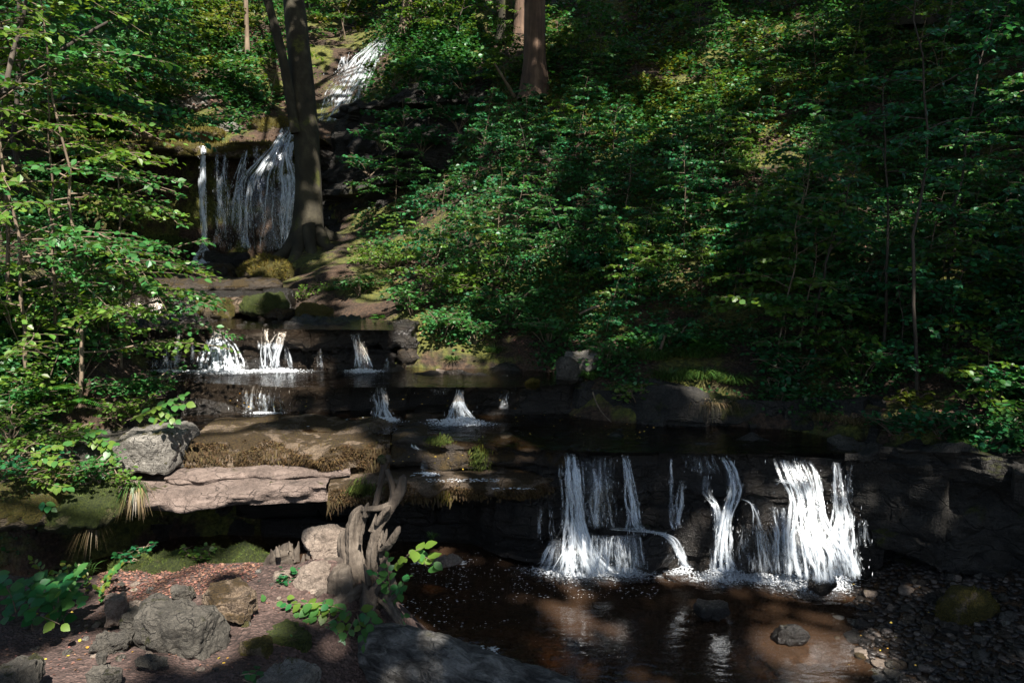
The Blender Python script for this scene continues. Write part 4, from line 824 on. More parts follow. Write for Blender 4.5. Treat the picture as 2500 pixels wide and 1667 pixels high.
# the tall fall and the highest fall
waterfall('single white jet at the left of the tall waterfall', [[(494, 352, 9, 13.8, .8), (496, 390, 12, 13.7, .75), (498, 450, 14, 13.65, .8), (503, 600, 10, 13.6, .65), (500, 612, 24, 13.4, .8), (493, 650, 50, 13.1, .6)]], [(492, 648, 30, 6, 1.95, 200, .1)], True, .5)
waterfall('thin streaks of water on the black face between the jet and the white curtain', [[(530, 352, 30, 13.85, .25), (538, 440, 40, 13.75, .32), (540, 610, 44, 13.7, .22)], [(553, 355, 7, 13.82, .55), (555, 470, 9, 13.7, .5), (552, 600, 9, 13.7, .4)]], (), True, .4)
waterfall('white curtain of the tall waterfall beside the beech trunk',
    [[(712, 308, 24, 14.3, .85), (700, 335, 40, 14.0, .85), (686, 362, 56, 13.8, .85), (668, 400, 84, 13.65, .85), (657, 430, 132, 13.55, .62), (655, 470, 146, 13.5, .46), (655, 540, 148, 13.48, .38), (655, 618, 146, 13.45, .33)],
     [(604, 362, 12, 13.82, .6), (599, 394, 18, 13.75, .7), (586, 444, 30, 13.65, .55), (578, 560, 34, 13.6, .35), (578, 612, 34, 13.6, .3)], [(626, 358, 10, 13.82, .5), (625, 400, 12, 13.75, .5)], [(700, 420, 40, 13.5, .8), (705, 500, 40, 13.46, .62), (702, 605, 40, 13.42, .5)]],
    [(600, 622, 60, 4, 1.95, 250, .08)], True, .6)
waterfall('highest waterfall, a bright white chute slanting behind the beech trunk',
    [[(940, 92, 26, 18.5, .45), (920, 112, 46, 18.1, .55), (893, 140, 66, 17.55, .58), (862, 190, 86, 16.85, .56), (832, 240, 96, 16.25, .52), (806, 304, 74, 15.5, .62)], [(845, 135, 10, 17.5, .6), (835, 170, 22, 17.1, .5), (815, 205, 30, 16.7, .45)], [(950, 95, 40, 18.3, .35), (945, 140, 40, 17.8, .3)], [(905, 128, 24, 17.6, .7), (872, 180, 30, 16.9, .7), (838, 250, 34, 16.1, .7), (815, 304, 40, 15.4, .75)]], (), True, .5)

# floating foam on the pools
def flecks(name, label, spec):
    Pp, Ss = [], []
    for u, v, ru, rv, z, n, s in spec:
        n = int(n); pos = G(u + wr.uniform(-1, 1, n) * ru, v + wr.uniform(-1, 1, n) * rv, z)
        k = vnoise(pos * np.array([3.5, 3.5, 0]), 5) > -0.15; pos = pos[k]; n = len(pos)
        sz = s * wr.uniform(.25, 1, n) ** 2.2 * .95; Pp.append(pos); Ss.append(np.stack([sz * wr.uniform(.8, 2.2, n), sz * wr.uniform(.7, 1.3, n), sz * .25], -1))
    V, F = drops(np.concatenate(Pp), np.concatenate(Ss)); o = link(name, mesh_np(name, V, F, M['foam'])); tag(o, label, 'foam', kind='stuff')
flecks('foam_flecks', 'tiny white foam bubbles floating on the brown pool', [(1130, 1440, 160, 95, .006, 520, .006), (1060, 1400, 90, 40, .006, 200, .006), (1600, 1435, 350, 25, .006, 500, .006), (1450, 1530, 400, 90, .006, 80, .004)])
flecks('foam_flecks', 'white foam rafts drifting on the pool above the lower waterfall', [(1090, 1052, 60, 7, Z1 + .016, 260, .018), (1130, 1062, 28, 4, Z1 + .016, 130, .016), (800, 1030, 260, 12, Z1 + .016, 220, .010), (1000, 1038, 120, 10, Z1 + .016, 200, .009), (1030, 1025, 35, 2.5, Z1 + .016, 120, .014), (1220, 1032, 40, 2, Z1 + .016, 90, .01)])
flecks('foam_streaks', 'white foam lines where thin water lies on the dark slab', [(1040, 1158, 60, 4, .672, 260, .010), (1130, 1172, 90, 4, .672, 200, .008), (1260, 1192, 60, 2, .672, 80, .008)])
flecks('foam_edge', 'white foam line against the fallen log', [(1190, 1585, 25, 10, .006, 160, .010), (1070, 1372, 70, 5, .006, 260, .010), (965, 1475, 18, 4, .006, 70, .008)])

# ------------------------------------------------------------------ gravel, stones
gr = np.random.default_rng(5)
def pebbles(n, gen):
    pos = gen(n); V0 = OCT; n = len(pos)
    s = gr.uniform(.008, .024, n); sc = np.stack([s * gr.uniform(.8, 1.6, n), s * gr.uniform(.7, 1.2, n), s * gr.uniform(.35, .7, n)], -1)
    base, F0 = cube_grid(2, 2, 2); base = base / (np.sum(np.abs(base) ** 3, -1) ** (1 / 3))[:, None]
    V = base[None] * (1 + gr.normal(0, .13, (n, len(base), 1))) * sc[:, None]; a = gr.uniform(0, 6.28, n); c, s_ = np.cos(a)[:, None], np.sin(a)[:, None]
    V = np.stack([V[..., 0] * c - V[..., 1] * s_, V[..., 0] * s_ + V[..., 1] * c, V[..., 2]], -1) + pos[:, None]
    F = (F0[None] + (np.arange(n) * len(base))[:, None, None]).reshape(-1, 4); return V.reshape(-1, 3), F
t = NT('gravel_stones'); ri = t.n('NewGeometry').outputs['Random Per Island']; ps = t.n('NewGeometry').outputs['Position']
gc = t.ramp(ri, [(0.0, (.006, .0055, .0055)), (0.45, (.020, .017, .015)), (0.8, (.046, .036, .030)), (1.0, (.16, .13, .11))])
gc = t.mix(t.rng(t.noise(ps, 60, 3), .4, .65, 0, .5), gc, (.03, .025, .022, 1))
M['gravel'] = t.fin(Base_Color=gc, Roughness=0.45)
def gbank(n):
    x = gr.uniform(1.2, 4.6, n); y = gr.uniform(2.6, 5.5, n); z = bedz(x, y); k = (z > -.20) & (gr.random(n) < np.clip((z + .2) / .16, .1, 1)); return np.stack([x, y, z + .004], -1)[k]
V, F = pebbles(12000, gbank); o = link('gravel', mesh_np('gravel', V, F, M['gravel'])); tag(o, 'dark wet gravel shelving into the pool', 'gravel', kind='stuff')
def gsub(n):
    x = gr.uniform(-.3, 2.2, n); y = gr.uniform(2.9, 5.4, n); return np.stack([x, y, bedz(x, y) + .002], -1)
V, F = pebbles(1500, gsub); V[:, 2] = V[:, 2]; o = link('pool_pebbles', mesh_np('pool_pebbles', V, F, M['gravel'])); tag(o, 'scattered pebbles on the floor of the brown pool', 'pebbles', kind='stuff')
stm = [mesh_np('stone', *rock(.09, .075, .045, 900 + i, .012, 3.0, .008, 8), M[mm]) for i, mm in enumerate(('stone', 'boulder', 'grey', 'boulder', 'damp', 'wet'))]
k = 0
while k < 110:
    x, y = gr.uniform(1.5, 3.9), gr.uniform(3.2, 5.3); z = float(bedz(np.array(x), np.array(y)))
    if z < -.03: continue
    o = link('stone', stm[int(gr.integers(6))], None, (x, y, z + .012)); sc = gr.uniform(.45, 1.25); o.scale = (sc, sc, sc); o.rotation_euler = (gr.normal() * .2, gr.normal() * .2, gr.uniform(0, 6.28))
    tag(o, 'loose stone lying on the dark gravel bank', 'stone', 'stones on the gravel bank'); k += 1
# slabs on the pool floor that the sun catches
for i in range(60):
    x, y = gr.uniform(1.0, 2.1), gr.uniform(3.5, 4.6); z = float(bedz(np.array(x), np.array(y)))
    o = link('bed_stone', stm[int(gr.integers(6))], None, (x, y, z + .006)); sc = gr.uniform(.8, 1.6); o.scale = (sc, sc, sc * .4); o.rotation_euler = (0, 0, gr.uniform(0, 6.28))
    tag(o, 'flat brown stone under the clear water at the edge of the pool', 'stone', 'flat stones on the shallow pool floor')
for i in range(70):
    u, v = gr.uniform(20, 760), gr.uniform(1420, 1660); g = G(u, v, .46); z = float(nz(g[0], g[1]))
    o = link('stone', stm[int(gr.integers(4))], None, (g[0], g[1], z + .004)); sc = gr.uniform(.2, .6); o.scale = (sc, sc, sc); o.rotation_euler = (0, 0, gr.uniform(0, 6.28))
    tag(o, 'small loose stone trodden into the earth path', 'stone', 'small stones on the earth path')

# ------------------------------------------------------------------ dead stump, mound, log
def dpart(buf, path_px, rad, seed, seg=12, rings=26, amp=.25, ridges=5, ra=.12, f=16):
    q = np.array([P(u, v, Y) for u, v, Y in path_px]); r_ = np.array(rad) / FPX * 4.4 * .78
    V, F = tube(q, r_, seg * 2, amp * .35 * r_.max(), seed, f, ridges, ra, rings * 2, .28); buf.add(V, F)
sb = P(860, 1440, 4.25)
stump = thing('dead_stump', 'twisted weathered dead stump with clawing bare branches above the log', 'tree stump', sb)
B = Buf()
dpart(B, [(880, 1440, 4.2), (872, 1380, 4.22), (862, 1330, 4.24), (868, 1285, 4.26), (880, 1250, 4.27), (893, 1235, 4.28)], [40, 32, 28, 27, 24, 9], 1, 20, 40, .30, 4, .20, 22)
dpart(B, [(915, 1430, 4.25), (905, 1370, 4.22), (915, 1310, 4.2), (930, 1270, 4.2), (950, 1240, 4.22)], [22, 17, 15, 15, 13], 2, 14, 30, .3, 3, .2, 22)
dpart(B, [(850, 1400, 4.3), (858, 1345, 4.3), (868, 1290, 4.3), (880, 1275, 4.3)], [22, 18, 12, 4], 3, 10, 20, .3)
dpart(B, [(945, 1420, 4.22), (938, 1360, 4.2), (930, 1310, 4.2), (925, 1270, 4.22)], [16, 15, 12, 10], 8, 10, 24, .3)
part('trunk', *B.get(), M['deadwood'], stump)
for k, (pth, rd) in enumerate((
    ([(935, 1270, 4.22), (950, 1245, 4.2), (972, 1215, 4.2), (984, 1185, 4.2), (986, 1160, 4.2), (982, 1158, 4.2)], [19, 17, 15, 13, 11, 3]),
    ([(915, 1245, 4.24), (921, 1215, 4.24), (930, 1180, 4.23), (938, 1145, 4.22), (940, 1122, 4.22), (937, 1118, 4.22)], [9, 9, 9, 9, 14, 4]),
    ([(942, 1250, 4.2), (957, 1230, 4.2), (963, 1200, 4.2), (952, 1165, 4.2), (943, 1140, 4.2)], [12, 10, 9, 8, 7]),
    ([(878, 1245, 4.27), (905, 1243, 4.2), (935, 1240, 4.18), (960, 1228, 4.2)], [8, 9, 9, 8]),
    ([(918, 1280, 4.18), (930, 1262, 4.16), (948, 1240, 4.15), (955, 1238, 4.15)], [11, 10, 11, 4]),
    ([(925, 1350, 4.2), (945, 1335, 4.14), (962, 1312, 4.12), (975, 1290, 4.1), (973, 1282, 4.1)], [10, 14, 14, 10, 3]),
    ([(948, 1128, 4.22), (944, 1122, 4.22), (946, 1128, 4.215), (947, 1115, 4.2), (948, 1108, 4.2)], [7, 8, 9, 8, 3]),
    ([(910, 1480, 4.1), (950, 1450, 4.08), (965, 1420, 4.1), (930, 1395, 4.14)], [16, 17, 14, 10]),
    ([(880, 1470, 4.08), (915, 1445, 4.06), (940, 1405, 4.08), (935, 1370, 4.1)], [14, 15, 13, 8]))):
    B = Buf(); dpart(B, pth, rd, 20 + k, 10, 26, .30, 3, .15, 26); part('branch', *B.get(), M['deadwood'], stump)
for k, (u, v, Y, du, dv_, r0) in enumerate(((893, 1262, 4.24, 8, -40, 12), (872, 1268, 4.26, -4, -22, 10), (905, 1300, 4.2, 14, -52, 9), (850, 1350, 4.28, -10, -50, 10), (925, 1400, 4.12, 24, -50, 9), (900, 1430, 4.08, -14, -60, 10), (945, 1470, 4.05, 40, -30, 9), (865, 1470, 4.06, -40, -36, 9), (850, 1420, 4.16, -26, -30, 8), (962, 1318, 4.12, 16, -24, 6), (880, 1330, 4.18, 4, -40, 6), (935, 1330, 4.16, 10, -44, 7))):
    B = Buf(); dpart(B, [(u, v, Y), (u + du * .5 + 3 * (k % 3 - 1), v + dv_ * .5, Y - .01), (u + du, v + dv_, Y - .02)], [r0, r0 * .75, 1.2], 60 + k, 8, 12, .3, 3, .2, 30); part('splinter', *B.get(), M['deadwood'], stump)
for k, (pth, rd) in enumerate((([(880, 1420, 4.16), (835, 1412, 4.14), (795, 1430, 4.1), (765, 1462, 4.02)], [30, 24, 17, 6]), ([(885, 1440, 4.12), (850, 1450, 4.05), (815, 1480, 3.98), (800, 1510, 3.92)], [30, 22, 16, 5]), ([(900, 1440, 4.12), (905, 1475, 4.02), (890, 1515, 3.94), (900, 1545, 3.88)], [34, 26, 20, 8]), ([(915, 1430, 4.15), (945, 1460, 4.08), (965, 1500, 4.0), (985, 1535, 3.94)], [30, 22, 15, 5]), ([(868, 1400, 4.2), (835, 1375, 4.24), (805, 1370, 4.26), (770, 1380, 4.25)], [26, 22, 18, 7]), ([(855, 1385, 4.25), (842, 1340, 4.28), (838, 1310, 4.29), (842, 1290, 4.3)], [26, 22, 16, 3]))):
    B = Buf(); dpart(B, pth, rd, 90 + k, 14, 30, .4, 4, .2, 18); part('root', *B.get(), M['deadwood'], stump)
V, F = rock(.045, .04, .05, 333, .006, 2.5, .006, 3); part('moss_cap', V + P(932, 1122, 4.2), F, M['greenmoss'], [c for c in stump.children if c.name.startswith('branch')][1])
bs = thing('broken_stump', 'jagged broken stump end beside the moss ridge', 'tree stump', P(690, 1385, 4.42)); B = Buf()
dpart(B, [(650, 1388, 4.44), (672, 1372, 4.42), (700, 1358, 4.40), (722, 1350, 4.38)], [20, 32, 34, 26], 341, 14, 30, .3, 4, .15, 20); part('trunk', *B.get(), M['deadwood'], bs)
for k in range(7):
    B = Buf(); u_, v_ = 655 + 11 * k, 1362 - 3 * k; dpart(B, [(u_, v_ + 20, 4.40), (u_ + 2, v_, 4.39), (u_ + (-1) ** k * 6, v_ - 14 - 9 * (k % 3), 4.38)], [12, 9, 1], 370 + k, 8, 10, .3, 3, .2, 30); part('splinter', *B.get(), M['deadwood'], bs)
for k, (u, v, h, lean) in enumerate(((722, 1345, 60, 8), (738, 1370, 45, 4), (680, 1345, 30, -6), (752, 1352, 26, 5), (655, 1400, 34, 6))):
    B = Buf(); dpart(B, [(u, v + h * .5, 4.32), (u + lean * .4, v, 4.32), (u + lean, v - h * .5, 4.32)], [9, 7, 1.5], 350 + k, 8, 12, .35, 3, .2, 30)
    o = link('wood_splinter', mesh_np('wood_splinter', *B.get(), M['deadwood'])); tag(o, 'upright splinter of dead wood on the stump mound', 'wood splinter', 'splinters of dead wood on the stump mound')
for i, (lab, u, v, Y, ww, dd, hh, mm, an, pp) in enumerate((
    ('rough pale block of rotten rock at the top of the stump mound', 800, 1335, 4.36, .27, .22, .19, 'stone', .3, 3.5),
    ('tall grey-brown rock face on the side of the stump mound', 765, 1425, 4.14, .22, .18, .22, 'stone', .1, 4.0),
    ('squarish pale stone at the left foot of the stump mound', 695, 1415, 4.22, .12, .12, .12, 'stone', .2, 5.0),
    ('splintered upright rock beside the tall grey-brown one', 835, 1425, 4.10, .15, .12, .22, 'deadwood', -.1, 4.0),
    ('mossy square stone under the sprig at the hollow', 700, 1560, 3.72, .22, .2, .12, 'greenmoss', .1, 5.0),
    ('dark mossy lump at the left of the hollow', 625, 1600, 3.55, .16, .16, .2, 'mossrock', .1, 2.6),
    ('small grey rock peeping from leaves behind the log', 930, 1445, 4.15, .12, .1, .12, 'grey', .1, 3.0),
    ('orange sunlit stone at the far edge of the brown pool', 1085, 1370, 5.1, .20, .14, .05, 'stone', .1, 3.0))):
    boulder('mound_rock', lab, u, v, Y, ww, dd, hh, M[mm], 360 + i, an, pp, 14, .018 * ww / .15, cat='rock', res=.011)
q = [(790, 1600, 4.02), (880, 1585, 3.9), (983, 1604, 3.78), (1090, 1642, 3.64), (1211, 1686, 3.5), (1350, 1738, 3.36), (1540, 1805, 3.2)]
q = np.array([P(*a) for a in q]); V, F = tube(q, [.05, .12, .165, .17, .165, .155, .14], 64, .016, 401, 6.0, 3, .05, 200, .06); luv = np.stack(np.meshgrid(np.linspace(0, 3.0, 200), np.linspace(0, 1.05, 64), indexing='ij')[::-1], -1).reshape(-1, 2)
V = V + 0.004 * np.stack([vnoise(V * 50, 3), vnoise(V * 50, 4), vnoise(V * 50, 5)], -1)
o = link('fallen_log', mesh_np('fallen_log', V - q[2], F, M['log'], uv=luv), None, q[2]); tag(o, 'thick grey fallen log lying from the stump down into the brown pool', 'log')
q = np.array([P(520, 1640, 3.3), P(575, 1648, 3.28)]); V, F = tube(q, [.035, .03], 12, .012, 403, 20, 4, .1, 14); o = link('log_piece', mesh_np('log_piece', V, F, M['redbark'])); tag(o, 'short rotten log piece on the path by the hollow', 'log')

# ------------------------------------------------------------------ light: chosen sun spots, for which holes are cut in the crowns
LIT = []
def lit(u, v, Y, r, p=1.0): LIT.append((P(u, v, Y), r, p))
for a in ((110, 150, 6.5, .5, .95), (260, 250, 6.6, .5, .9), (60, 420, 6.3, .5, .9), (40, 280, 6.4, .4, .9), (150, 330, 6.3, .35, .9), (30, 600, 6.0, .35, .9), (200, 720, 6.2, .3, .9), (120, 960, 5.7, .3, .9), (350, 340, 7, .4, .8), (250, 80, 7, .5, .8), (200, 430, 6.2, .35, .8), (330, 470, 6.3, .35, .8), (420, 520, 6.4, .3, .9), (150, 620, 6.0, .4, .8), (260, 640, 6.2, .3, .8), (90, 760, 6.0, .4, .8),
          (220, 820, 6.2, .3, .8), (60, 900, 5.8, .35, .7), (300, 920, 6.1, .3, .9), (170, 1000, 5.7, .3, .8), (400, 1000, 6.0, .25, 1), (230, 1060, 5.6, .2, .8), (480, 230, 7.5, .5, .85), (560, 250, 7.6, .5, .85), (350, 190, 7.2, .5, .85),
          (370, 1085, 5.45, .24, 1), (300, 1230, 5.25, .18, .9), (430, 1190, 5.2, .24, 1), (560, 1190, 5.3, .22, 1), (690, 1185, 5.35, .2, .95), (800, 1180, 5.4, .12, .8), (560, 1060, 5.65, .2, 1), (680, 1070, 5.7, .2, .95), (820, 1060, 5.75, .18, .8), (900, 1050, 5.8, .1, .6),
          (1080, 1190, 5.5, .06, 1), (1170, 1090, 5.75, .07, .9), (1280, 1060, 5.8, .06, .9), (1070, 1065, 5.8, .06, .8),
          (350, 1425, 4.25, .14, 1), (430, 1430, 4.2, .11, .9), (520, 1380, 4.5, .13, .8), (340, 1385, 4.5, .12, .8), (355, 1490, 3.95, .06, 1), (560, 1465, 3.95, .08, .9), (640, 1510, 3.9, .15, 1), (690, 1480, 4.0, .12, .8), (600, 1540, 3.7, .08, .9), (130, 1610, 3.4, .15, .9), (60, 1590, 3.4, .1, .8), (480, 1440, 4.2, .1, .9), (220, 1420, 4.2, .12, .6),
          (810, 1325, 4.3, .13, .9), (700, 1340, 4.4, .1, .8), (870, 1300, 4.2, .1, .7), (965, 1300, 4.1, .06, .9), (940, 1140, 4.2, .08, .5), (960, 1200, 4.2, .08, .5), (1040, 1370, 4.0, .06, .8), (1100, 1580, 3.55, .14, .45),
          (1405, 1375, 5.3, .09, 1), (1480, 1365, 5.2, .08, .9), (1660, 1365, 5.2, .02, .8), (1765, 1385, 5.12, .05, .7), (2000, 1360, 5.0, .09, .9), (2055, 1285, 5.05, .0, .6), (1925, 1175, 5.2, .01, .8), (2060, 1390, 4.95, .07, .9), (2130, 1380, 5.0, .02, .8),
          (540, 870, 7.15, .22, .9), (660, 870, 7.22, .22, .9), (430, 870, 7.25, .15, .6), (760, 860, 7.25, .15, .5), (700, 905, 7.1, .2, .6), (640, 980, 6.6, .2, .6), (780, 960, 6.8, .12, .5), (530, 940, 6.8, .15, .5), (1120, 1010, 6.5, .14, .45), (930, 980, 6.6, .1, .35), (380, 810, 7.4, .2, .5),
          (520, 755, 7.9, .13, 1), (590, 735, 8.2, .1, .9), (640, 750, 8.0, .1, .5), (470, 690, 10.1, .2, .7), (660, 660, 10.4, .25, .7), (560, 640, 10.9, .2, .3),
          (760, 480, 12.2, .02, 1), (748, 570, 12.2, .04, .8), (748, 390, 12.3, .0, .35), (820, 540, 12.6, .25, .7), (880, 500, 13, .3, .7), (900, 600, 11.2, .45, .7), (950, 640, 10.2, .4, .8), (1010, 560, 11, .4, .6), (860, 650, 10.3, .3, .7), (1080, 600, 10.3, .3, .6),
          (500, 325, 14.5, .6, .9), (640, 315, 14.6, .25, .9), (390, 330, 14.5, .4, .7), (670, 400, 13.7, .05, .45), (640, 420, 13.6, .1, .5),
          (860, 190, 17.2, .4, .55), (810, 270, 16.3, .3, .5), (920, 120, 18.4, .3, .6), (960, 130, 17.0, .4, .7), (500, 120, 17.5, 1.5, .8), (600, 180, 17, 1.0, .8), (420, 230, 16.2, .8, .8), (540, 250, 16, .8, .8), (300, 120, 16, 1.4, .7), (120, 60, 14, 1.0, .7), (800, 60, 18, 1.3, .7), (1050, 60, 17, 1.1, .7), (450, 20, 19, 1.5, .7), (650, 40, 19, 1.3, .7), (1000, 60, 17.5, .5, .7),
          (1700, 180, 12.1, .5, .7), (1820, 110, 12.8, .5, .75), (1620, 270, 11.3, .4, .7), (1530, 320, 11, .3, .7), (1430, 330, 11.3, .3, .6), (1900, 230, 11.2, .4, .7), (1750, 300, 10.8, .5, .6), (1300, 340, 11.6, .4, .5), (1250, 420, 11.2, .4, .5), (1970, 60, 12.8, .3, .9),
          (1180, 50, 15.5, .5, .9), (1310, 60, 15, .4, .8), (1330, 120, 14.5, .3, .6), (1250, 640, 8.8, .35, .8), (1350, 610, 9.0, .35, .6), (1180, 660, 8.9, .2, .8), (1630, 650, 8.2, .2, .7), (1700, 560, 8.6, .3, .5), (1950, 270, 9.6, .25, .9), (2250, 470, 8.0, .25, .9), (2150, 480, 8.3, .15, .7), (2000, 420, 9, .3, .5), (1880, 420, 9.2, .25, .6),
          (1700, 960, 6.5, .12, .8), (1760, 950, 6.5, .08, .8), (1420, 870, 7, .12, .6), (1500, 770, 7.4, .2, .5), (2120, 900, 6.2, .12, .6), (2400, 980, 5.4, .16, .7), (2460, 1040, 5.3, .12, .6), (2430, 1140, 5.0, .12, .6), (2200, 1000, 5.8, .05, .9), (1150, 760, 8.1, .2, .5), (1000, 850, 7.5, .15, .4),
          (2030, 1570, 4.35, .2, 1), (1940, 1600, 4.25, .12, .9), (1410, 1515, 4.75, .09, .9), (1600, 1410, 5.2, .1, .6), (1350, 1470, 4.9, .08, .6), (2130, 1520, 4.5, .06, .6), (1550, 1640, 4.2, .12, .4), (2350, 1600, 4.2, .25, .25)):
    lit(*a)
for a in ((1395, 1190, 5.4, .06, .4), (1535, 1180, 5.4, .05, .4), (1785, 1200, 5.25, .08, .5), (1765, 1310, 5.15, .08, .6), (1955, 1190, 5.2, .12, .55), (2050, 1200, 5.2, .06, .5), (1850, 1340, 5.1, .1, .45), (1460, 1220, 5.4, .06, .35), (650, 480, 13.6, .2, .3), (497, 450, 13.7, .1, .35), (885, 860, 7.3, .08, .5), (1120, 990, 6.5, .1, .55), (930, 985, 6.6, .08, .5), (60, 1130, 5.0, .2, 1), (130, 1190, 4.95, .15, .9), (240, 1130, 5.3, .12, .9), (100, 1040, 5.4, .2, 1), (20, 1080, 5.2, .2, 1), (250, 1440, 4.2, .12, .9), (330, 1560, 3.6, .06, .8), (540, 1500, 3.85, .1, .9), (450, 1590, 3.45, .08, .7), (200, 1640, 3.25, .1, .8), (700, 1440, 4.1, .1, .9), (760, 1380, 4.2, .12, .9), (60, 980, 5.6, .2, .9), (150, 1080, 5.4, .15, .9), (250, 960, 5.9, .2, .9), (300, 1020, 5.7, .15, .9), (1100, 820, 7.4, .25, .8), (1000, 745, 8.0, .25, .85), (1200, 830, 7.2, .2, .7), (900, 700, 8.9, .25, .8), (1060, 700, 8.6, .25, .8)): lit(*a)
for i_ in range(len(LIT)):      # widen the holes cut in the crowns to send more sun to the left bank
    c_, r_, p_ = LIT[i_]
    if c_[0] < -2.2 and c_[1] < 8 and c_[2] > .75: LIT[i_] = (c_, r_ + .08, min(1, p_ * 1.3))
lr = np.random.default_rng(61)
def flecks_of_sun(n, u0, u1, v0, v1, r0, r1, lift=.25):
    u = lr.uniform(u0, u1, n); v = lr.uniform(v0, v1, n); hp_, ok_ = hill_hit(u, v)
    for q_, k_ in zip(hp_, ok_):
        if k_ and not (680 < (q_[0] / q_[1] * FPX * .97 + 1250) < 800 and 9 < q_[1] < 14) and not (880 < (q_[0] / q_[1] * FPX * .97 + 1250) < 1130 and q_[1] > 12.5): LIT.append((q_ + np.array([0, 0, lift]), lr.uniform(r0, r1), .95))
flecks_of_sun(75, 950, 1750, 300, 860, .0, .12); flecks_of_sun(20, 1750, 2500, 150, 900, .0, .08); flecks_of_sun(45, 0, 1100, -20, 300, .2, .6); flecks_of_sun(45, 0, 330, 300, 1080, .15, .3, .5); flecks_of_sun(30, 850, 1250, 480, 850, .05, .2)
LP_ = np.array([l[0] for l in LIT]); LR_ = np.array([l[1] for l in LIT]); LPR = np.array([l[2] for l in LIT])
def open_mask(p, r):  # drops crown leaves between the sun and each chosen spot, to shape the dapple
    keep = np.ones(len(p), bool)
    for c, rad, pr in zip(LP_, LR_, LPR):
        d = p - c; tt = d @ SUN; dist = np.linalg.norm(d - np.outer(tt, SUN), axis=1)
        keep &= ~((tt > 1.5) & (dist < rad * 1.45 + .10) & (r.random(len(p)) < min(1.0, pr * 1.25)))
    return keep

def gz(x, y):
    return float(hz(np.array(x), np.array(y))) if y > 4.6 else float(nz(np.array(x), np.array(y))) if abs(x) < 9 else 2.0 + .4 * (abs(x) - 9)
def canopy_tree(name, label, x, y, crown, n, ls, trunk_r, tmat, seed, group=None, trunk_path=None, base=None, flare=1.5, tseg=14, extra=None):
    """crown = list of (cx, cy, cz, rx, rz)"""
    r = np.random.default_rng(seed); z = gz(x, y) - .2 if base is None else base
    root = thing(name, label, 'tree', (x, y, z), group)
    cz = crown[0][2]
    if trunk_path is None:
        q = np.linspace(0, 1, 12); trunk_path = np.stack([x + (crown[0][0] - x) * q ** 2 * .6 + .1 * np.sin(q * 5 + seed), y + (crown[0][1] - y) * q ** 2 * .6, z + (cz - z) * q], -1)
        rad = trunk_r * (1 - .55 * q) * (1 + (flare - 1) * np.exp(-q * 14))
    else: trunk_path, rad = trunk_path
    V, F = tube(trunk_path, rad, tseg, trunk_r * .08, seed, 2.5, 5, .05, max(30, len(trunk_path) * 3)); part('trunk', V, F, tmat, root)
    B = Buf(); LPs, LDs, LNs, LSs = [], [], [], []
    for cx, cy, cz_, rx, rz in crown:
        for k in range(9):
            a = r.uniform(0, 6.28); e = np.array([cx + math.cos(a) * rx * r.uniform(.4, .9), cy + math.sin(a) * rx * r.uniform(.4, .9), cz_ + r.uniform(-.3, .6) * rz]); s0 = np.array(trunk_path[-1]) * .9 + np.array(trunk_path[-3]) * .1
            m_ = (s0 + e) / 2 + np.array([0, 0, .4]); V, F = tube([s0, m_, e], [trunk_r * .35, trunk_r * .2, .02], 6, 0, 0, 1, 0, 0, 8); B.add(V, F)
        m = int(n / len(crown)); g = r.normal(size=(m, 3)); g /= np.linalg.norm(g, axis=1)[:, None]; g *= (r.random(m) ** .38)[:, None]
        p = np.array([cx, cy, cz_]) + g * np.array([rx, rx, rz]); kk = vnoise(p * .9, seed) > -.55; p = p[kk]; m = len(p)
        k2 = open_mask(p, r); p = p[k2]; m = len(p); a = r.uniform(0, 6.28, m)
        LPs.append(p); LDs.append(np.stack([np.cos(a), np.sin(a), r.normal(-.1, .25, m)], -1)); LNs.append(np.array([0, 0, 1.]) + r.normal(0, .35, (m, 3))); LSs.append(ls * r.uniform(.6, 1.2, m))
    part('limbs', *B.get(), tmat, root)
    V, F = leaves(np.concatenate(LPs), np.concatenate(LDs), np.concatenate(LNs), np.concatenate(LSs)); part('crown', V, F, M['canopy'], root, 'stuff', smooth=False)
    return root
# ------------------------------------------------------------------ trees
bp = [(748, 612, 12.3), (750, 585, 12.3), (752, 545, 12.3), (754, 500, 12.3), (755, 440, 12.3), (750, 350, 12.35), (744, 265, 12.4), (733, 150, 12.5), (722, 50, 12.6), (716, -20, 12.7), (704, -160, 12.8), (690, -330, 13.0), (675, -520, 13.2)]
bq = np.array([P(*a) for a in bp]); br_ = np.array([.34, .28, .23, .203, .192, .186, .18, .168, .158, .154, .148, .14, .12])
beech = canopy_tree('beech_tree', 'tall smooth-barked beech with spreading roots beside the tall waterfall', float(bq[0][0]), float(bq[0][1]),
    [(-3.5, 12.5, 12.0, 4.5, 2.2), (-5.5, 10.5, 10.8, 3.6, 1.6), (-1.0, 10.0, 11.5, 4.0, 1.8), (-6, 15, 12, 4, 2)], 14000, .26, .22, M['beech'], 501, None, (bq, br_), float(bq[0][2]) - .25, tseg=28)
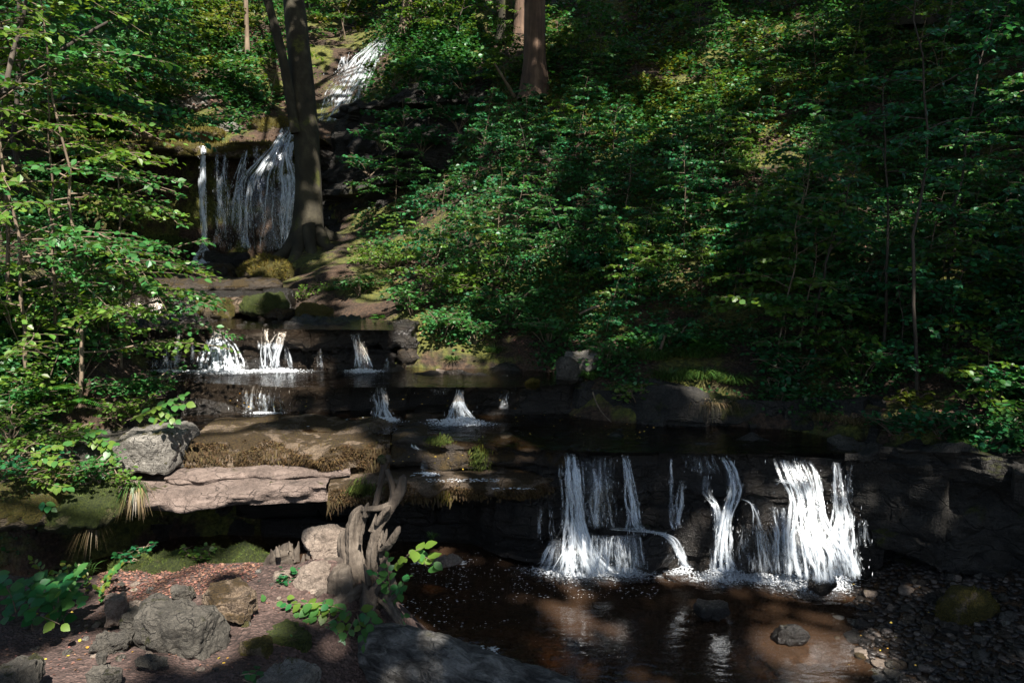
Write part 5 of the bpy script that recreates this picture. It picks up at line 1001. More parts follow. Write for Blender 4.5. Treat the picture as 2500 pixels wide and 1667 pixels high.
for k, (pth, rd) in enumerate((
    ([(735, 560, 12.15), (718, 600, 12.05), (690, 622, 11.9), (650, 640, 11.7), (600, 655, 11.5)], [.10, .10, .08, .06, .02]),
    ([(752, 540, 12.1), (757, 590, 12.0), (765, 625, 11.85), (770, 650, 11.6)], [.11, .10, .08, .02]),
    ([(770, 545, 12.2), (785, 590, 12.1), (805, 610, 12.0), (850, 620, 11.9)], [.10, .10, .08, .02]),
    ([(733, 550, 12.1), (728, 600, 12.0), (722, 635, 11.8), (700, 660, 11.5)], [.10, .09, .08, .02]),
    ([(775, 560, 12.3), (810, 590, 12.4), (860, 580, 12.6), (900, 570, 12.8)], [.10, .08, .05, .02]))):
    V, F = tube([P(*a) for a in pth], rd, 12, .02, 510 + k, 6, 3, .1, 24); part('root', V, F, M['beech'], kid(beech, 'trunk'))
V, F = tube([P(*a) for a in ((724, 335, 12.2), (714, 290, 12.2), (702, 200, 12.2), (684, 110, 12.2), (660, 30, 12.2), (648, -20, 12.2), (620, -120, 12.2))], [.08, .075, .07, .065, .06, .058, .05], 12, .01, 520, 5, 3, .05, 40)
part('side_stem', V, F, M['beech'], beech)
def px_tree(name, label, u, vb, w, tmat, seed, crown, n=9000, lean=0, second=None):
    h, ok = hill_hit(np.array([float(u)]), np.array([float(vb)])); b = h[0]; r0 = w / FPX * b[1] * 1.02 / 2
    q = np.linspace(0, 1, 12); H = crown[0][2] - b[2]; path = np.stack([b[0] + lean * q, b[1] + .3 * q, b[2] - .3 + H * q], -1)
    return canopy_tree(name, label, float(b[0]), float(b[1]), crown, n, .27, r0, tmat, seed, None, (path, r0 * (1 - .4 * q) * (1 + .6 * np.exp(-q * 30))), float(b[2]) - .3)
px_tree('woodland_tree', 'reddish rough-barked trunk on the slope right of the highest waterfall', 1305, 235, 50, M['redbark'], 531, [(1.0, 14.5, 14.5, 4.0, 2.2), (2.5, 11.5, 13.5, 3.6, 1.8)])
px_tree('woodland_tree', 'slim pale sunlit trunk just left of the reddish trunk', 1236, 100, 32, M['beech'], 532, [(-1.0, 17.5, 15.5, 4.0, 2.2)], 6000)
px_tree('woodland_tree', 'slim shaded trunk between the pale and reddish trunks', 1272, 110, 28, M['redbark'], 533, [(0.2, 19, 15.5, 3.5, 2.0)], 5000)
px_tree('woodland_tree', 'wide grey-green trunk high on the dark right slope', 2212, 70, 66, M['beech'], 534, [(6.0, 12.0, 15.5, 4.5, 2.2), (4.5, 9.5, 13.5, 3.8, 1.8), (7.5, 8, 13.5, 4, 2)], 16000)
px_tree('woodland_tree', 'thin dark trunk beside the wide grey-green one', 2275, 60, 22, M['darkstem'], 535, [(8.5, 13, 16, 3.5, 2)], 5000)
px_tree('woodland_tree', 'faint thin trunk in the leaves left of the beech', 605, 160, 10, M['stem'], 536, [(-6.5, 19, 15, 4, 2.4)], 6000)
px_tree('woodland_tree', 'pale leaning trunk in dappled leaves behind the highest waterfall', 985, 90, 22, M['stem'], 537, [(-4.0, 21, 16, 4.5, 2.4)], 7000, .8)
for k, (x, y, cx, cy, cz, rx) in enumerate(((-7.5, 6.5, -5.0, 6.0, 10.0, 4.2), (-8.5, 11, -8.5, 10.5, 11.5, 4.2), (-6.5, 0.5, -4.5, 1.5, 10.5, 4.4), (-2.5, -3.0, -1.5, -2.0, 10.5, 4.6), (3.5, -3.5, 3.0, -1.8, 10.5, 4.6), (7.5, 2.0, 5.5, 2.5, 11.0, 4.6), (7.0, 5.5, 4.0, 5.6, 11.5, 4.2),
                                          (-0.5, -6.5, 0, -6, 11, 4.6), (9.5, 8.5, 8.0, 6.5, 13, 4.4), (-6, -5.5, -5.5, -5, 11, 4.4), (2.8, 0.2, 1.0, 2.4, 10.8, 4.3), (-3.0, 0.8, -1.8, 4.2, 11.2, 4.2), (7, -5, 7, -4.5, 11, 4.4), (10.5, 1, 9.5, 0.5, 12, 4.2))):
    canopy_tree('woodland_tree', 'tall leafy tree out of view, added to shade the gorge', x, y, [(cx, cy, cz, rx, 1.8)], 5600, .28, .22, M['beech'], 540 + k, 'unseen trees added to shade the gorge')  # unseen trees added to block the sun, crowns holed for the dapple

# ------------------------------------------------------------------ saplings and shrubs
ST, DS = M['stem'], M['darkstem']
protos = []
for k, (H, nb, L, ls, mm) in enumerate(((1.1, 13, .85, .080, "leafcool"), (.9, 12, .75, .074, "leaf"), (1.5, 16, .95, .082, "leafcool"), (.7, 10, .65, .072, "leaf"), (1.0, 12, .80, .085, "leafwarm"), (2.0, 16, .95, .078, "leafcool"), (.5, 9, .6, .066, "leafcool"))):
    protos.append((sapling(600 + k, H, nb, L, ls, (rng.normal(0, .15), -.25), .006 + .003 * H, .22, (-1.7, .35), .25, 1.05, LEAFROUND if k % 2 else LEAF), mm, H))
made = {}
def sap(k, loc, rz, sc, label, group, mat=None):
    key = (k, mat)
    if key not in made:
        g, mm, H = protos[k]; root = plant('sapling', label, 'sapling', g, (DS if k % 3 == 0 else ST, M[mat or mm]), loc, group); made[key] = root
    else:
        root = copy_tree(made[key])
    root.location = tuple(float(c) for c in loc); root.rotation_euler = (0, 0, rz); root.scale = (sc, sc, sc * rng.uniform(.9, 1.15)); tag(root, label, 'sapling', group); return root
BU = np.array([900, 950, 1090, 1250, 1420, 1560, 1800, 2050, 2500]); BV = np.array([690, 760, 845, 885, 930, 985, 1000, 1040, 1160])
pr = np.random.default_rng(42)
LAND = [(1305, 260, 'near the reddish trunk'), (2212, 130, 'below the wide grey-green trunk'), (1700, 940, 'uphill of the sunlit grass tussock'), (1700, 220, 'in the sunlit mossy patch'), (1750, 20, 'below the long grey crag'), (950, 560, 'beside the earth path near the beech'), (1150, 800, 'above the upper pool'), (1400, 850, 'near the white-streaked rock'), (2300, 800, 'by the tall thin bare-stemmed sapling'), (2420, 950, 'behind the sunlit glossy shrub'), (1350, 560, 'in the middle of the leafy slope'), (1750, 580, 'in the shaded hollow of the slope'), (2100, 420, 'among dark saplings high on the slope'), (1050, 430, 'under the dark ravine crag'), (2000, 850, 'above the bank shrub with small round leaves')]
pts = []
while len(pts) < 275:
    u, v = pr.uniform(930, 2950), pr.uniform(20, 1150)
    if v > np.interp(u, BU, BV) - 25: continue
    if u < 1150 and v < 420: continue
    if 1330 < u < 1600 and 780 < v < 930 and pr.random() < .8: continue
    if 1520 < u < 1880 and 800 < v < 990: continue
    if u > 1900 and v > 880 and pr.random() < .6: continue
    if 1500 < u < 1950 and v < 330 and pr.random() < .55: continue
    pts.append((u, v))
pts = np.array(pts); hp, ok = hill_hit(pts[:, 0], pts[:, 1])
for (u, v), p, o_ in zip(pts, hp, ok):
    if not o_: continue
    k = int(pr.choice([0, 1, 2, 3, 4, 5, 6], p=[.2, .2, .1, .2, .08, .05, .17])); top = 1.0
    if v > np.interp(u, BU, BV) - 110: k = int(pr.choice([3, 6, 1]))
    s = pr.uniform(.45, .85)
    lm = min(LAND, key=lambda q: ((u - q[0]) / 1.3) ** 2 + (v - q[1]) ** 2)[2]
    mm = ('leafcool', 'leaf', 'leafwarm')[int(pr.choice([0, 1, 2], p=[.42, .36, .22]))]
    kn = ('low flat-sprayed', 'round-leaved', 'tall layered', 'small bushy', 'broad-leaved', 'tall whippy', 'knee-high')[k] + ' ' + {'leafcool': 'blue-green', 'leaf': 'mid green', 'leafwarm': 'yellow-green'}[mm] + ' sapling '
    sap(k, p - np.array([0, 0, .03]), pr.normal(0, .6), s, kn + lm, kn.strip() + 's ' + lm, mm)
# thin dark poles on the right slope
for k, (u, v, H) in enumerate(((2230, 980, 3.2), (2310, 720, 2.4), (2160, 860, 2.2), (1980, 880, 1.7))):
    p, ok = hill_hit(np.array([float(u)]), np.array([float(v)]))
    plant('pole_sapling', ['tall thin bare-stemmed sapling above the stream bank rocks', 'slim sapling high on the dark right slope', 'thin sapling among shadows right of the lower falls', 'leaning thin sapling on the bank above the lower falls'][k], 'sapling', sapling(640 + k, H, 12, .8, .065, ((-.35, .1, -.2, .25)[k], -.15), .015, .5, (-1.6, .4)), (DS, M['leafcool']), p[0])
# hero shrubs hanging over the right stream bank
for k, (u, v, rad, h, n, ls, mm, lab) in enumerate(((2100, 930, .42, .42, 420, .05, 'leaf', 'bushy shrub with small round leaves hanging over the shaded bank'), (2420, 1010, .40, .40, 520, .045, 'leafcool', 'sunlit glossy-leaved shrub at the right edge'), (2450, 1100, .26, .25, 260, .04, 'leaf', 'low leafy shrub on the bank above the gravel'), (2300, 1085, .3, .25, 320, .045, 'leafcool', 'dark shrub spilling over the layered rock bank'), (2200, 1070, .26, .2, 240, .045, 'leafcool', 'dark low plants on the lip of the layered rock bank'), (2400, 1150, .3, .22, 320, .045, 'leafcool', 'dark trailing shrub low on the layered rock bank'),
        (1080, 830, .42, .30, 700, .04, 'leaf', 'low bright green bush overhanging the end of the blocky step'), (1160, 840, .36, .28, 500, .042, 'leaf', 'dense low bush trailing to the upper pool'), (1560, 985, .22, .2, 170, .045, 'leafwarm', 'small yellow-green bush on the lip of the bank'), (1480, 900, .3, .24, 260, .045, 'leaf', 'low ivy bush below the pale roots'),
        (1900, 990, .2, .22, 200, .045, 'leafcool', 'dark little bush on the thin rock beds'), (2215, 1000, .14, .16, 60, .05, 'leafyellow', 'bright yellow-green tuft of leaves in the shadows'), (880, 720, .38, .3, 480, .04, 'leaf', 'green bush on the bank beside the still pool'), (740, 735, .28, .2, 300, .035, 'leafwarm', 'low plants above the mossy boulders'), (960, 660, .5, .3, 700, .04, 'leafwarm', 'sunlit low bush on the path bank below the beech'), (1010, 770, .45, .35, 700, .045, 'leaf', 'green bush above the end of the blocky step'), (1240, 800, .5, .4, 800, .045, 'leaf', 'wide green bush above the upper pool'), (1120, 740, .5, .4, 800, .045, 'leafwarm', 'bright bush uphill of the blocky step'), (1340, 850, .4, .3, 500, .045, 'leaf', 'low bush left of the white-streaked rock'), (900, 640, .4, .25, 500, .04, 'leafwarm', 'low plants below the beech path'), (1640, 850, .45, .3, 600, .045, 'leafcool', 'dark low bush uphill of the grass'), (1950, 930, .4, .3, 500, .045, 'leafcool', 'dark bush above the thin rock beds'))):
    p, ok = hill_hit(np.array([float(u)]), np.array([float(v)])); plant('shrub', lab, 'shrub', bush(660 + k, rad, h, n, ls, LEAFROUND), (ST, M[mm]), p[0] - np.array([0, 0, .05]))

for k, (u, v, Y, rad, h, n, lab) in enumerate(((985, 320, 13.5, .6, .4, 500, 'bush clinging to the face of the ravine crag'), (1070, 265, 13.7, .6, .45, 500, 'bush on the upper part of the ravine crag'), (935, 370, 13.4, .5, .35, 350, 'bush low on the ravine crag'), (1120, 320, 13.5, .7, .5, 600, 'leafy bush at the right end of the ravine crag'), (960, 215, 14.4, .6, .4, 450, 'sunlit bush beside the highest waterfall'), (1030, 380, 13.2, .7, .45, 600, 'bush at the foot of the ravine crag'), (1010, 215, 14.3, .7, .5, 600, 'bush crowning the ravine crag'), (1130, 230, 14.2, .8, .5, 700, 'bush between the ravine crag and the reddish trunk'), (900, 430, 13.3, .5, .35, 350, 'dark bush at the mouth of the ravine'))):
    plant('shrub', lab, 'shrub', bush(690 + k, rad, h, n, .07, LEAFROUND), (ST, M['leafwarm' if k == 4 else 'leafcool']), P(u, v, Y))
def stick(label, pts_, r0, r1, m, seed, name='fallen_branch'):
    q = np.array([P(*a) for a in pts_]); V, F = tube(q, np.linspace(r0, r1, len(q)), 8, r0 * .25, seed, 14, 3, .1, 24); o = link(name, mesh_np(name, V - q[0], F, m), None, q[0]); tag(o, label, 'branch')
stick('pale broken stick standing on the bank left of the grass', [(1612, 855, 7.0), (1618, 835, 6.98), (1624, 815, 6.97)], .016, .010, ST, 1)
stick('fallen dark pole lying across the shaded slope', [(1700, 625, 8.35), (1740, 600, 8.45), (1790, 575, 8.6)], .022, .016, ST, 2)
stick('dark dead branch slanting through the leaves of the middle slope', [(1310, 355, 11.3), (1350, 400, 11.1), (1395, 440, 10.9)], .05, .03, DS, 3)
stick('bare forked branch below the reddish trunk', [(1262, 245, 13.2), (1235, 200, 13.0), (1215, 170, 12.9), (1205, 150, 12.8)], .03, .012, ST, 4)
stick('pale bent root among the soil of the bank', [(1410, 770, 7.5), (1435, 755, 7.45), (1470, 745, 7.4)], .014, .008, ST, 5)
stick('thin root trailing from the bank down to the stream lip', [(1445, 950, 6.4), (1455, 985, 6.3), (1470, 1010, 6.2), (1498, 1035, 6.05)], .006, .004, ST, 6, 'trailing_root')
stick('bare twig arching out of the left thicket over the dark steps', [(200, 720, 6.6), (260, 690, 6.6), (310, 670, 6.6), (338, 632, 6.6)], .008, .003, ST, 7)
stick('dead twig with withered leaves above the small water curtain', [(305, 720, 6.8), (330, 690, 6.8), (355, 655, 6.8)], .006, .002, ST, 8)
stick('dark limb slanting across the top of the left thicket', [(-40, 260, 6.0), (90, 170, 6.2), (160, 110, 6.3), (290, 40, 6.5)], .022, .010, DS, 9)
stick('dark upright limb at the left edge of the thicket', [(10, 260, 5.8), (25, 120, 5.9), (60, 60, 6.0), (65, -30, 6.0)], .02, .012, DS, 10)
# left bank: tall leafy saplings in the sun
for k, (u, v, H, nb, L, ls, mm, lean, bias, lab) in enumerate((
    (195, 985, 3.4, 26, 1.05, .072, 'leafwarm', (-.05, .1), (.1, .35), 'tall slender sapling with straight tan stem on the left bank'),
    (70, 960, 3.0, 22, .95, .070, 'leafwarm', (-.2, .0), (.2, .3), 'leafy sapling at the left edge in front of the tan-stemmed one'),
    (300, 900, 1.9, 18, .85, .070, 'leaf', (.15, -.1), (.0, .5), 'arching sapling reaching over the dark steps'),
    (140, 900, 2.3, 20, .8, .060, 'leafwarm', (.1, .0), (.3, .3), 'short-leaved sapling in the middle of the left thicket'),
    (20, 820, 3.2, 20, 1.3, .075, 'leaf', (.3, -.2), (.0, .55), 'broad-leaved sapling leaning in from the left edge'))):
    p, ok = hill_hit(np.array([float(u)]), np.array([float(v)]))
    plant('bank_sapling', lab, 'sapling', sapling(700 + k, H, nb, L, ls, lean, .017, .12, bias, .30, .85, LEAF if k != 3 else LEAFROUND), (ST, M[mm]), p[0] - np.array([0, 0, .05]))
for k, (u, v, H, L, lean, lab) in enumerate(((60, 470, 4.6, 2.3, (1.0, -.8), 'dark-limbed tree stretching flat leafy boughs towards the beech'), (-60, 520, 3.9, 2.0, (.9, -.6), 'leaning small tree at the left edge with long boughs'), (250, 400, 3.6, 1.8, (.3, -.5), 'small understorey tree in front of the left hillside'), (330, 330, 2.8, 1.5, (.2, -.5), 'small tree on the terrace left of the tall waterfall'))):
    p, ok = hill_hit(np.array([float(u)]), np.array([float(v)]))
    plant('understorey_tree', lab, 'tree', sapling(720 + k, H, 24, L, .095, lean, .035, .22, (-.2, .5), .22, .8), (DS, M['leafcool' if k % 2 else 'leaf']), p[0] - np.array([0, 0, .05]))
for k, (u, v, rad, h, n, ls, mm, lab) in enumerate(((90, 1000, .45, .45, 800, .05, 'leafwarm', 'dense sunlit shrub low on the left bank'), (200, 930, .42, .5, 800, .05, 'leaf', 'thick green shrub above the dark grey block'), (330, 990, .40, .30, 650, .045, 'leaf', 'leafy mound of ground plants above the big limestone block'), (30, 1080, .32, .3, 420, .05, 'leaf', 'low shrub hanging over the left mossy shelf'), (250, 840, .4, .55, 700, .05, 'leafwarm', 'shrub with yellow-green leaves by the blocky step'), (60, 870, .5, .6, 900, .055, 'leafwarm', 'bright shrub at the left edge under the saplings'), (170, 760, .5, .6, 800, .05, 'leaf', 'shrub beside the veil of water on the left'), (130, 1120, .3, .2, 260, .05, 'leaf', 'trailing leaves in front of the dark grey block'), (300, 1060, .22, .2, 240, .045, 'leafwarm', 'small leafy plant at the left shoulder of the big limestone block'))):
    p, ok = hill_hit(np.array([float(u)]), np.array([float(v)])); plant('shrub', lab, 'shrub', bush(740 + k, rad, h, n, ls, LEAF), (ST, M[mm]), p[0] - np.array([0, 0, .05]))
# background thickets at the head of the gorge
pts = []
while len(pts) < 75:
    u, v = pr.uniform(-60, 1120), pr.uniform(-30, 420)
    if 700 < u < 960 and v > 60 + (960 - u) * .9: continue
    if 380 < u < 730 and v > 300: continue
    if u > 900 and v > 170: continue
    if u < 380 and v > 420: continue
    pts.append((u, v))
pts = np.array(pts); hp, ok = hill_hit(pts[:, 0], pts[:, 1])
for (u, v), p, o_ in zip(pts, hp, ok):
    if o_ or True:
        hl = min(((90, 250, 'on the slope behind the left thicket'), (150, 20, 'high above the left thicket'), (440, 250, 'behind the mossy terrace'), (480, 40, 'high above the mossy terrace'), (640, 180, 'beside the faint thin trunk left of the beech'), (800, 20, 'above the highest waterfall, behind the beech'), (985, 60, 'near the pale leaning trunk'), (1080, 120, 'between the pale leaning trunk and the slim pale trunk'), (300, 380, 'left of the tall waterfall')), key=lambda q: (u - q[0]) ** 2 + (v - q[1]) ** 2)[2]
        k = int(pr.choice([0, 1, 2, 4])); mm = ('leafwarm', 'leaf', 'leafyellow')[int(pr.choice([0, 1, 2], p=[.45, .4, .15]))]
        sap(k, p - np.array([0, 0, .05]), pr.uniform(0, 6.28), pr.uniform(1.0, 1.7), {'leafwarm': 'warm green understorey sapling ', 'leaf': 'mid green understorey sapling ', 'leafyellow': 'yellow-green sunlit sapling '}[mm] + hl, {'leafwarm': 'warm saplings at the gorge head', 'leaf': 'mid green saplings at the gorge head', 'leafyellow': 'yellow saplings at the gorge head'}[mm] + ' ' + hl, mm)

# ------------------------------------------------------------------ ground cover and litter
def cover(name, label, cat, n, region, ls, m, hmax, per, seed, shape=LEAFROUND, thr=-.1, flat=.45):
    r = np.random.default_rng(seed); u, v = region(r, n); p, ok = hill_hit(u, v); p = p[ok]
    p = p[vnoise(p * 1.6, seed) > thr]; m_ = len(p); p = np.repeat(p, per, 0); sc = np.clip(p[:, 1] / 8, .8, 2.0)
    p = p + np.stack([r.normal(0, .05, len(p)) * sc, r.normal(0, .05, len(p)) * sc, 0 * p[:, 0]], -1); p[:, 2] = hz(p[:, 0], p[:, 1]) + r.uniform(.005, 1, len(p)) ** 1.3 * hmax * sc
    a = r.uniform(0, 6.28, len(p)); d = np.stack([np.cos(a), np.sin(a), r.normal(0, .3, len(p))], -1); nn = np.array([0, -.25, 1.0]) + r.normal(0, flat, (len(p), 3))
    V, F = leaves(p, d, nn, ls * sc * r.uniform(.6, 1.2, len(p)), shape); o = link(name, mesh_np(name, V, F, m, False)); tag(o, label, cat, kind='stuff')
def reg_right(r, n):
    u = r.uniform(880, 3000, n); v = r.uniform(0, 1160, n); k = (v < np.interp(u, BU, BV) + 5) & ~((u > 1560) & (u < 1850) & (v > 870) & (v < 990)); return u[k], v[k]
def reg_head(r, n):
    u = r.uniform(-50, 1150, n); v = r.uniform(-40, 330, n); k = ~((u > 720) & (u < 950) & (v > 60)); return u[k], v[k]
def reg_left(r, n):
    u = r.uniform(-50, 330, n); v = r.uniform(420, 1090, n); k = v < 700 + 1.6 * (330 - u) ; return u[k], v[k]
cover('ground_cover', 'carpet of small dark green plants over the right-hand slope', 'undergrowth', 24000, reg_right, .040, M['leafcover'], .14, 6, 801, thr=-.25)
cover('ground_cover', 'trailing ivy and low plants at the head of the gorge', 'undergrowth', 7500, reg_head, .042, M['leafcover'], .16, 6, 802, thr=-.25)
cover('ground_cover', 'low green plants carpeting the left bank', 'undergrowth', 5000, reg_left, .042, M['leafcover'], .14, 6, 803, thr=-.25)
def reg_sun(r, n):
    u = r.normal(1680, 190, n); v = r.normal(210, 85, n); return u, v
cover('ground_cover', 'sunlit yellow-green moss and low plants high on the right-hand slope', 'undergrowth', 3200, reg_sun, .034, M['leafyellow'], .06, 6, 806, thr=-.3)
cover('leaf_litter', 'brown fallen leaves strewn over the wooded slopes', 'fallen leaves', 9000, reg_right, .030, M['litter'], .012, 2, 804, LEAF, -.9, .3)
cover('leaf_litter', 'brown fallen leaves at the head of the gorge', 'fallen leaves', 3000, reg_head, .035, M['litter'], .012, 2, 805, LEAF, -.9, .3)
r = np.random.default_rng(9)
def near_scatter(name, label, cat, n, box, ls, m, thr, seed, shape=LEAF):
    r = np.random.default_rng(seed); u = r.uniform(box[0], box[1], n); v = r.uniform(box[2], box[3], n); g = G(u, v, .47); g = g[vnoise(g * 4, seed) > thr]
    g[:, 2] = nz(g[:, 0], g[:, 1]) + .004; a = r.uniform(0, 6.28, len(g)); V, F = leaves(g, np.stack([np.cos(a), np.sin(a), r.normal(0, .2, len(g))], -1), np.array([0, 0, 1.]) + r.normal(0, .35, (len(g), 3)), ls * r.uniform(.5, 1.2, len(g)), shape)
    o = link(name, mesh_np(name, V, F, m, False)); tag(o, label, cat, kind='stuff')
near_scatter('leaf_litter', 'pinkish brown fallen leaves thick along the moss ridge', 'fallen leaves', 2600, (240, 640, 1385, 1470), .017, M['litter'], -.35, 811)
near_scatter('leaf_litter', 'scattered brown leaves on the earth path', 'fallen leaves', 500, (0, 760, 1450, 1667), .015, M['litter'], .0, 812)
near_scatter('yellow_leaves', 'a few yellow leaves lying on the earth path', 'fallen leaves', 26, (30, 600, 1480, 1660), .022, M['yellowlitter'], -.9, 813)
def shelf_scatter(name, label, n, c0, sx, sy, ls, m, seed):
    r = np.random.default_rng(seed); p = np.array(c0) + np.stack([r.normal(0, sx, n), r.normal(0, sy, n), r.uniform(0, .012, n)], -1); a = r.uniform(0, 6.28, n)
    V, F = leaves(p, np.stack([np.cos(a), np.sin(a), 0 * a], -1), np.array([0, 0, 1.]) + r.normal(0, .3, (n, 3)), ls * r.uniform(.5, 1.1, n)); o = link(name, mesh_np(name, V, F, m, False)); tag(o, label, 'fallen leaves', kind='stuff')
shelf_scatter('leaf_litter', 'drift of red-brown leaves on the left of the pink slab', 260, G(430, 1150, .685), .13, .07, .024, M['litter'], 821)
yl = []
r = np.random.default_rng(12)
for n, (u0, u1, v0, v1, z) in ((60, (560, 760, 925, 1000, 1.02)), (40, (950, 1300, 940, 1000, 1.02)), (40, (1250, 1600, 1010, 1070, .89)), (20, (950, 1150, 1090, 1150, .80)), (20, (2050, 2300, 1400, 1640, .12))):
    yl.append(G(r.uniform(u0, u1, n), r.uniform(v0, v1, n), z + .01))
yl = np.concatenate(yl); a = r.uniform(0, 6.28, len(yl)); V, F = leaves(yl, np.stack([np.cos(a), np.sin(a), 0 * a], -1), np.array([0, -.3, 1.]) + r.normal(0, .3, (len(yl), 3)), .016 * r.uniform(.5, 1.2, len(yl)))
o = link('yellow_leaves', mesh_np('yellow_leaves', V, F, M['yellowlitter'], False)); tag(o, 'tiny yellow leaves stuck on the wet rocks of the stream', 'fallen leaves', kind='stuff')

# ------------------------------------------------------------------ grass and ferns
def tussock(name, label, base, n, L, spread, m, seed, droop=.8, group=None, wid=.0035, dirn=None, kind=None):
    r = np.random.default_rng(seed); a = r.uniform(0, 6.28, n); rr = r.uniform(0, 1, n) ** .7 * spread; b = np.array(base) + np.stack([np.cos(a) * rr, np.sin(a) * rr * .7, r.uniform(-.01, .01, n)], -1)
    l = L * r.uniform(.5, 1.15, n); o_ = np.stack([np.cos(a), np.sin(a)], -1) * r.uniform(.2, .9, n)[:, None] + (np.array(dirn) if dirn is not None else np.array([0, -.35])); q = np.linspace(0, 1, 5); w_ = np.array([1, .9, .75, .5, .08]) * wid; e = np.stack([-np.sin(a), np.cos(a), 0 * a], -1)
    V = np.zeros((n, 5, 2, 3))
    for i, t_ in enumerate(q):
        c = b + np.concatenate([o_ * (l * t_ * (.35 + .5 * t_))[:, None], (l * (t_ * .9 - droop * t_ * t_ * .9))[:, None]], 1); V[:, i, 0] = c - e * w_[i]; V[:, i, 1] = c + e * w_[i]
    I = (np.arange(n) * 10)[:, None]; F = np.concatenate([np.concatenate([I + 2 * i, I + 2 * i + 1, I + 2 * i + 3, I + 2 * i + 2], 1) for i in range(4)])
    off = np.array(base); o = link(name, mesh_np(name, V.reshape(-1, 3) - off, F, m, False), None, off); return tag(o, label, 'grass', group)
for k, (u, v, n, L, sp_, mm, lab) in enumerate(((1640, 930, 260, .30, .18, 'grass', 'long grass tussock above the thin rock beds'), (1720, 930, 260, .30, .18, 'grass', 'sunlit grass tussock with dry fringe on the rock lip'), (1600, 890, 220, .30, .18, 'grass', 'grass clump behind the sunlit tussock'), (1700, 880, 240, .30, .2, 'grass', 'tall grass clump uphill of the sunlit tussock'), (1790, 940, 180, .26, .14, 'grass', 'grass clump at the right of the sunlit tussock'),
        (2010, 1030, 120, .20, .1, 'drygrass', 'withered grass tuft hanging on the dark bank'), (2080, 1040, 110, .20, .1, 'drygrass', 'second withered grass tuft further right on the dark bank'), (2380, 1190, 130, .20, .1, 'grass', 'grass tuft catching light above the gravel'), (1530, 990, 80, .14, .07, 'grass', 'short grass tuft dangling over the stream lip'), (1205, 870, 90, .2, .08, 'grass', 'grass spray among the bushes by the upper pool'), (1105, 885, 80, .16, .07, 'grass', 'grass tuft at the edge of the upper pool'), (1440, 930, 110, .22, .08, 'grass', 'grass clump on the root ball by the bank'), (900, 690, 120, .22, .15, 'grass', 'grass patch by the path below the beech'), (800, 715, 90, .2, .1, 'grass', 'grass clump over the mossy boulders'),
        (420, 950, 140, .25, .15, 'grass', 'fine grass on the left bank above the big limestone block'), (310, 1010, 140, .25, .15, 'grass', 'grass hanging at the left of the big limestone block'))):
    p, ok = hill_hit(np.array([float(u)]), np.array([float(v)])); tussock('grass_tussock', lab, p[0] + np.array([0, 0, .01]), n, L, sp_, M[mm], 840 + k)
tussock('dry_root_fringe', 'dry root strands hanging under the sunlit tussock', P(1740, 985, 6.2), 140, .12, .2, M['drygrass'], 860, 1.9)
tussock('hanging_grass', 'tangle of pale grass hanging from the slab over the cave', P(335, 1195, 5.2), 90, .20, .06, M['drygrass'], 861, 1.9)
tussock('hanging_grass', 'green grass curtain beside the pale hanging tangle', P(325, 1185, 5.2), 80, .16, .08, M['grass'], 862, 1.6)
tussock('hanging_root', 'thin root with moss dangling far into the cave mouth', P(235, 1270, 5.1), 60, .22, .02, M['drygrass'], 863, 2.0)
for k, (u, v, Y, n, rad, mm, lab) in enumerate(((200, 1170, 5.1, 200, .22, 'leaf', 'creeping plants on top of the green moss bank'), (60, 1160, 4.95, 260, .28, 'leafcool', 'creeping plants on the dark left shelf'), (300, 1180, 5.15, 90, .12, 'leafwarm', 'tiny creeping plants beside the hanging grass'), (330, 1375, 4.5, 70, .10, 'leafcool', 'small plant growing on the mossy hump'), (480, 1375, 4.55, 60, .10, 'leafwarm', 'small plant on the moss ridge'), (640, 1690, 3.3, 90, .12, 'leafcool', 'small dark plant at the bottom by the hollow'), (700, 1430, 4.15, 50, .07, 'leafcool', 'ivy leaves at the foot of the pale stone'))):
    plant('creeper', lab, 'plant', bush(880 + k, rad, rad * .45, n, .032, LEAFROUND, 6), (ST, M[mm]), P(u, v, Y))
for k, (u, v, Y, rad, n, mm, lab) in enumerate(((30, 1110, 5.05, .32, 340, 'leafwarm', 'sunlit bush spilling over the left end of the shelf'), (120, 1165, 5.05, .26, 260, 'leafwarm', 'bright low bush on the dark mossy shelf'), (20, 1040, 5.2, .34, 380, 'leafwarm', 'bright bush at the left edge above the mossy shelf'), (170, 1075, 5.4, .28, 300, 'leafwarm', 'yellow-green bush above the dark grey block'), (240, 1150, 5.25, .18, 140, 'leaf', 'little leafy plant on the shoulder of the green moss bank'))):
    plant('shrub', lab, 'shrub', bush(895 + k, rad, rad * .7, n, .042, LEAF), (ST, M[mm]), P(u, v, Y) - np.array([0, 0, .1]))
tussock('path_grass', 'grass blades at the end of the moss ridge', P(205, 1400, 4.35), 70, .14, .06, M['grass'], 864, .6)
tussock('pool_grass', 'tiny grass tuft below the dark slab at the pool edge', P(1055, 1310, 5.4), 40, .1, .03, M['grass'], 865, .8)

